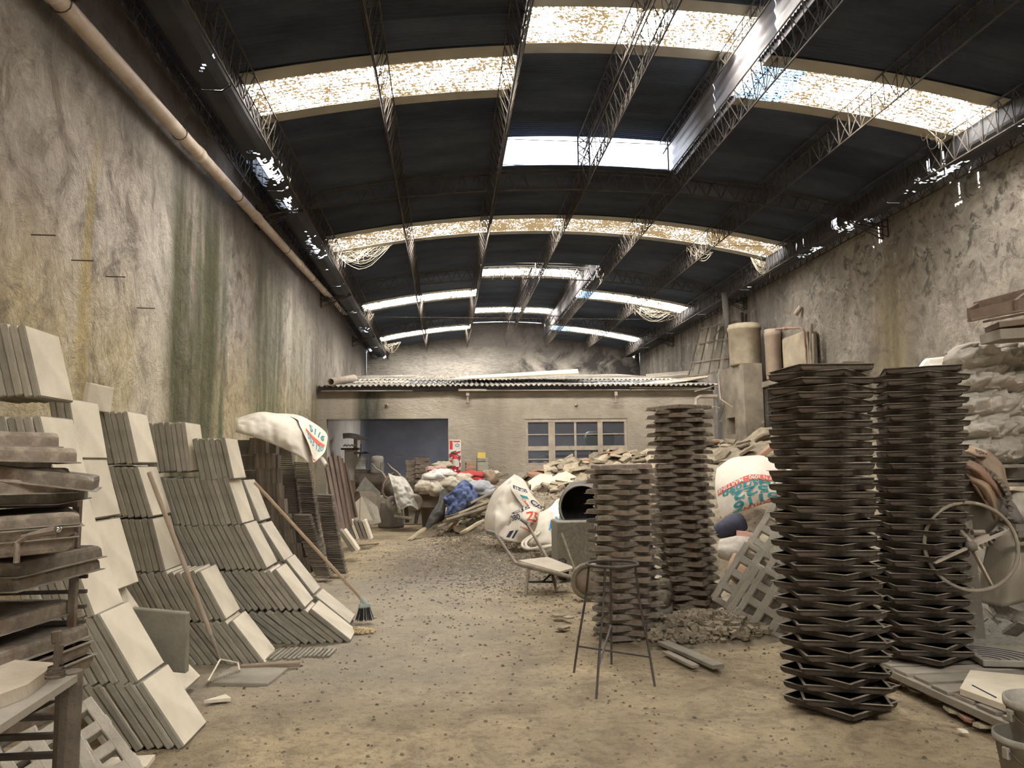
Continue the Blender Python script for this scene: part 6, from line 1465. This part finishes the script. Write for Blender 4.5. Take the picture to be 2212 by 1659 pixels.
# ================================================================== water tanks on their pillar
t = thing('tank_pillar', 'rough concrete pillar with square hole below water tanks', 'pillar')
mb = MB(); xf, y0, y1, zt = 7.62, 18.35, 19.95, 3.97
ys_, zs_ = [y0, 19.05, 19.62, y1], [0, 2.17, 2.62, zt]
for i in range(3):
    for j in range(3):
        if (i, j) == (1, 1): continue
        mb.add([(xf, ys_[i + 1], zs_[j]), (xf, ys_[i], zs_[j]), (xf, ys_[i], zs_[j + 1]), (xf, ys_[i + 1], zs_[j + 1])], [(0, 1, 2, 3)])
x2 = 8.12; mb.add([(xf, y0, 0), (x2, y0, 0), (x2, y0, zt), (xf, y0, zt), (xf, y1, 0), (x2, y1, 0), (x2, y1, zt), (xf, y1, zt)], [(0, 1, 2, 3), (1, 5, 6, 2), (3, 2, 6, 7), (4, 7, 6, 5)])
a, b, c, d = (ys_[1], zs_[1]), (ys_[2], zs_[1]), (ys_[2], zs_[2]), (ys_[1], zs_[2]); q = [(xf, *a), (xf, *b), (xf, *c), (xf, *d), (xf + .3, *a), (xf + .3, *b), (xf + .3, *c), (xf + .3, *d)]
mb.add(q, [(0, 1, 5, 4), (1, 2, 6, 5), (2, 3, 7, 6), (3, 0, 4, 7), (4, 5, 6, 7)])
obj('shaft', mb, plain('aged_pillar_concrete', (.36, .31, .235), (.19, .165, .13), 2.2, .92, .5, 0, 0, 12, True), t)
mb = MB(); mb.box((8.34, 16.4, 3.40), (.5, 4.0, .14)); obj('side_ledge', mb, M_CONC, t); mb = MB(); mb.box((8.36, 18.3, 1.7), (.42, .3, 3.4)); obj('side_ledge_pier', mb, plain('wet_black_concrete', (.035, .035, .03), (.10, .09, .075), 5, .8, .3), t)
M_TANK = plain('fibre_cement_tank', (.46, .385, .28), (.27, .23, .17), 2.5, .88, .3); M_TANK2 = plain('brown_cement_tank', (.40, .31, .24), (.30, .23, .18), 3, .88, .2)
def tank(lab, c, r, h, mat, lid=True):
    t = thing('water_tank', lab, 'tank', c); mb = MB(); mb.lathe([(0, 0), (r * .93, 0), (r * .96, .03), (r, h * .85), (r * 1.05, h * .86), (r * 1.05, h * .93), (r, h * .94), (r * .99, h), (r * .9, h), (r * .85, h - .05), (0, h - .05)], 36); obj('shell', mb, mat, t, True); return t
tank('large round fibre-cement water tank on the concrete pillar', (7.90, 18.85, 3.97), .415, 1.09, M_TANK)
tank('narrower brown water tank right behind the large one', (8.28, 18.0, 3.50), .20, 1.28, M_TANK2)
t = thing('water_tank', 'square grey-beige tank against the right wall', 'tank'); mb = MB(); a, b = PX(1690, 800, 8.25), PX(1738, 715, 8.25); mb.box((8.38, 16.8, (3.48 + 4.45) / 2), (.28, 1.25, .97), None, .04); obj('shell', mb, M_TANK, t)
M_CUP = plain('red_brown_pipe', (.24, .12, .085), (.33, .24, .18), 9, .6, .1)
mb = MB(); mb.tube([PX(1677, 711, 8.2), PX(1700, 709, 8.15), PX(1730, 708, 8.15), PX(1736, 714, 8.15), PX(1741, 755, 8.15), PX(1742, 800, 8.15)], .028, 8); mb.bar(PX(1694, 710, 8.15), PX(1700, 709, 8.15), .045, 8); tag(obj('supply_pipe', mb, M_CUP, None, True), 'red-brown supply pipe bent over the square tank', 'pipe')
for k, (px, t0, r) in enumerate(((1752, 699, .045), (1757, 720, .03))):
    mb = MB(); mb.bar(PX(px, t0, 8.3), PX(px + 1, 804, 8.3), r, 8); tag(obj('standing_pole', mb, M_FRAME), ['thick pole standing on ledge right of the square tank', 'thin dark pole standing behind the thick one on ledge'][k], 'pole')
mb = MB(); a = Vector((7.80, 19.6, 4.1)); mb.bar(PY(1573, 720, 19.4), PY(1565, 632, 19.4), .085, 12); tag(obj('downpipe', mb, plain('dark_downpipe', (.10, .10, .09), (.16, .15, .13), 3, .6, .1), None, True), 'dark vertical downpipe dropping to the large water tank', 'pipe')
mb = MB(); mb.bar(PX(1718, 680, 8.4), PX(1730, 662, 8.5), .06, 10); tag(obj('clay_elbow', mb, M_FRAME, None, True), 'short grey pipe stub on wall above the square tank', 'pipe')
mb = MB(); mb.tube([PY(1553, 797, 18.9), PY(1553, 828, 18.8), PY(1556, 862, 18.7), PY(1565, 868, 18.6), PY(1578, 877, 18.5), PY(1583, 880, 18.4)], .018, 6); mb.tube([PY(1533, 882, 19.0), PY(1545, 878, 18.9), PY(1556, 882, 18.8), PY(1560, 872, 18.7)], .014, 6); mb.tube([PY(1500, 846, 19.5), PY(1530, 838, 19.4), PY(1552, 830, 19.0)], .016, 6)
tag(obj('thin_water_pipe', mb, M_FRAME, None, True), 'thin branching water pipe running down the tank pillar', 'pipe')
# steel frame leaning behind the tanks
t = thing('leaning_gate_frame', 'grey steel gate frame leaning on annex roof beside tanks', 'frame')
g = lambda u, v: (PY(1487, 812, 20.1) * (1 - u) + PY(1590, 800, 20.1) * u) * (1 - v) + (PY(1513, 710, 20.9) * (1 - u) + PY(1600, 692, 20.9) * u) * v
for u in (0, .2, .42, .62, .82, 1.0): mb = MB(); mb.bar(g(u, 0), g(u, 1), .022, 4); obj('upright', mb, M_PAN2, t)
for v in (0.0, .27, .66, 1.0): mb = MB(); mb.bar(g(0, v), g(1, v), .030, 4); obj('rail', mb, M_WOODG, t)
mb = MB(); mb.bar(g(.35, .72), g(.55, .95), .02, 4); obj('brace', mb, M_WOODG, t)
for u in (.1, .3, .5, .72): mb = MB(); mb.add([g(u, .02) + Vector((0, .06, 0)), g(u + .12, .02) + Vector((0, .06, 0)), g(u + .12, .97) + Vector((0, .06, 0)), g(u, .97) + Vector((0, .06, 0))], [(0, 1, 2, 3)]); obj('infill_board', mb, M_CONC, t, solid=.02)
for k, px in enumerate((1603, 1612, 1625)):
    mb = MB(); mb.box(PY(px, 694 + 3 * k, 20.2), (.09, .08, .5), RY(.1 * k)); tag(obj('dark_post_end', mb, M_STEEL), '%s of the dark post ends behind the large water tank' % nth(k + 1), 'post', 'post ends behind the tank')
# things lying on the annex roof
def flat_sheet(pts, Y, th, lab, mat, nm='roof_board'):
    P_ = [PY(a, b, y) for (a, b), y in zip(pts, Y)]; n_ = len(P_); mb = MB(); mb.add(P_ + [p - Vector((0, 0, th)) for p in P_], [tuple(range(n_)), tuple(range(n_, 2 * n_))[::-1]] + [(i, (i + 1) % n_, n_ + (i + 1) % n_, n_ + i) for i in range(n_)]); tag(obj(nm, mb, mat), lab, 'board')
M_PALEB = plain('pale_flat_board', (.58, .50, .37), (.44, .38, .28), 2, .85, .2)
flat_sheet([(960, 820), (1250, 806), (1248, 797), (1010, 812)], [21.5, 21.5, 24, 24], .03, 'long pale flat board lying on annex roof', M_PALEB)
flat_sheet([(1358, 833), (1420, 822), (1530, 811), (1528, 815), (1440, 828)], [20.0, 21.5, 22.5, 21.5, 20.0], .03, 'pale tilted sheet lying over right end of annex roof', M_PALEB)
flat_sheet([(1395, 808), (1500, 800), (1500, 808), (1395, 816)], [25.0, 25.0, 24.5, 24.5], .08, 'grey thick plank at the rear of annex roof', M_WOODG)
t = thing('plastic_pipe', 'open-ended wide plastic pipe lying on left corner of annex roof', 'pipe'); a, b = PY(714, 825, 19.7), PY(764, 817, 22.0); mb = MB(); q = (b - a).to_track_quat('Z', 'Y').to_matrix(); L_ = (b - a).length; mb.lathe([(.085, 0), (.105, 0), (.105, L_), (.085, L_)], 20, a, q, True); obj('tube', mb, M_FRAME, t, True)

# ================================================================== cobwebs hanging under the skylights
M_WEB = plain('dusty_cobweb', (.50, .44, .33), None, 20, .95, 0)
random.seed(17)
def web(a, b, n, sag, lab, Y):
    A, B_ = PY(*a, Y), PY(*b, Y); mb = MB()
    for k in range(n):
        u0, u1 = sorted((random.random() ** 1.4, random.random())); 
        if u1 - u0 < .08: u1 = min(1, u0 + .25)
        P0, P1 = A + (B_ - A) * u0, A + (B_ - A) * u1; s = sag * random.uniform(.3, 1.1) * (u1 - u0) * 1.6; off = Vector((0, random.uniform(-.15, .15), random.uniform(-.06, .04)))
        mb.tube([P0 + (P1 - P0) * i / 9 + Vector((0, 0, -s * sin(pi * i / 9))) + off * sin(pi * i / 9) + Vector((0, 0, .01 * random.uniform(-1, 1))) for i in range(10)], random.uniform(.0012, .0045), 3)
    for k in range(n // 5): P0 = A + (B_ - A) * random.random() * .5 - Vector((0, 0, sag * .3)); mb.bar(P0, P0 - Vector((random.uniform(-.03, .03), 0, random.uniform(.1, .3))), .004, 3)
    tag(obj('cobweb', mb, M_WEB), lab, 'cobweb', None, 'stuff')
web((722, 545), (848, 528), 60, .35, 'dusty cobwebs sagging under left end of the full-width skylight', 17.2)
web((1665, 572), (1620, 555), 34, .22, 'dusty cobwebs at right end of the full-width skylight', 17.2)
web((1480, 525), (1540, 545), 24, .3, 'dusty cobwebs on the purlin under the full-width skylight', 17.3)
web((1358, 655), (1470, 680), 44, .35, 'dusty cobwebs under the right strip behind the lantern', 24.0)
web((555, 245), (600, 240), 26, .2, 'dusty cobwebs at left end of the nearest left skylight', 10.35)
web((2045, 283), (1985, 272), 30, .2, 'dusty cobwebs at right end of the nearest right skylight', 10.35)
web((785, 680), (812, 676), 18, .2, 'dusty cobwebs at left end of the third skylight row', 24.0)
web((828, 745), (868, 738), 18, .25, 'dusty cobwebs at left end of the farthest skylight row', 30.0)
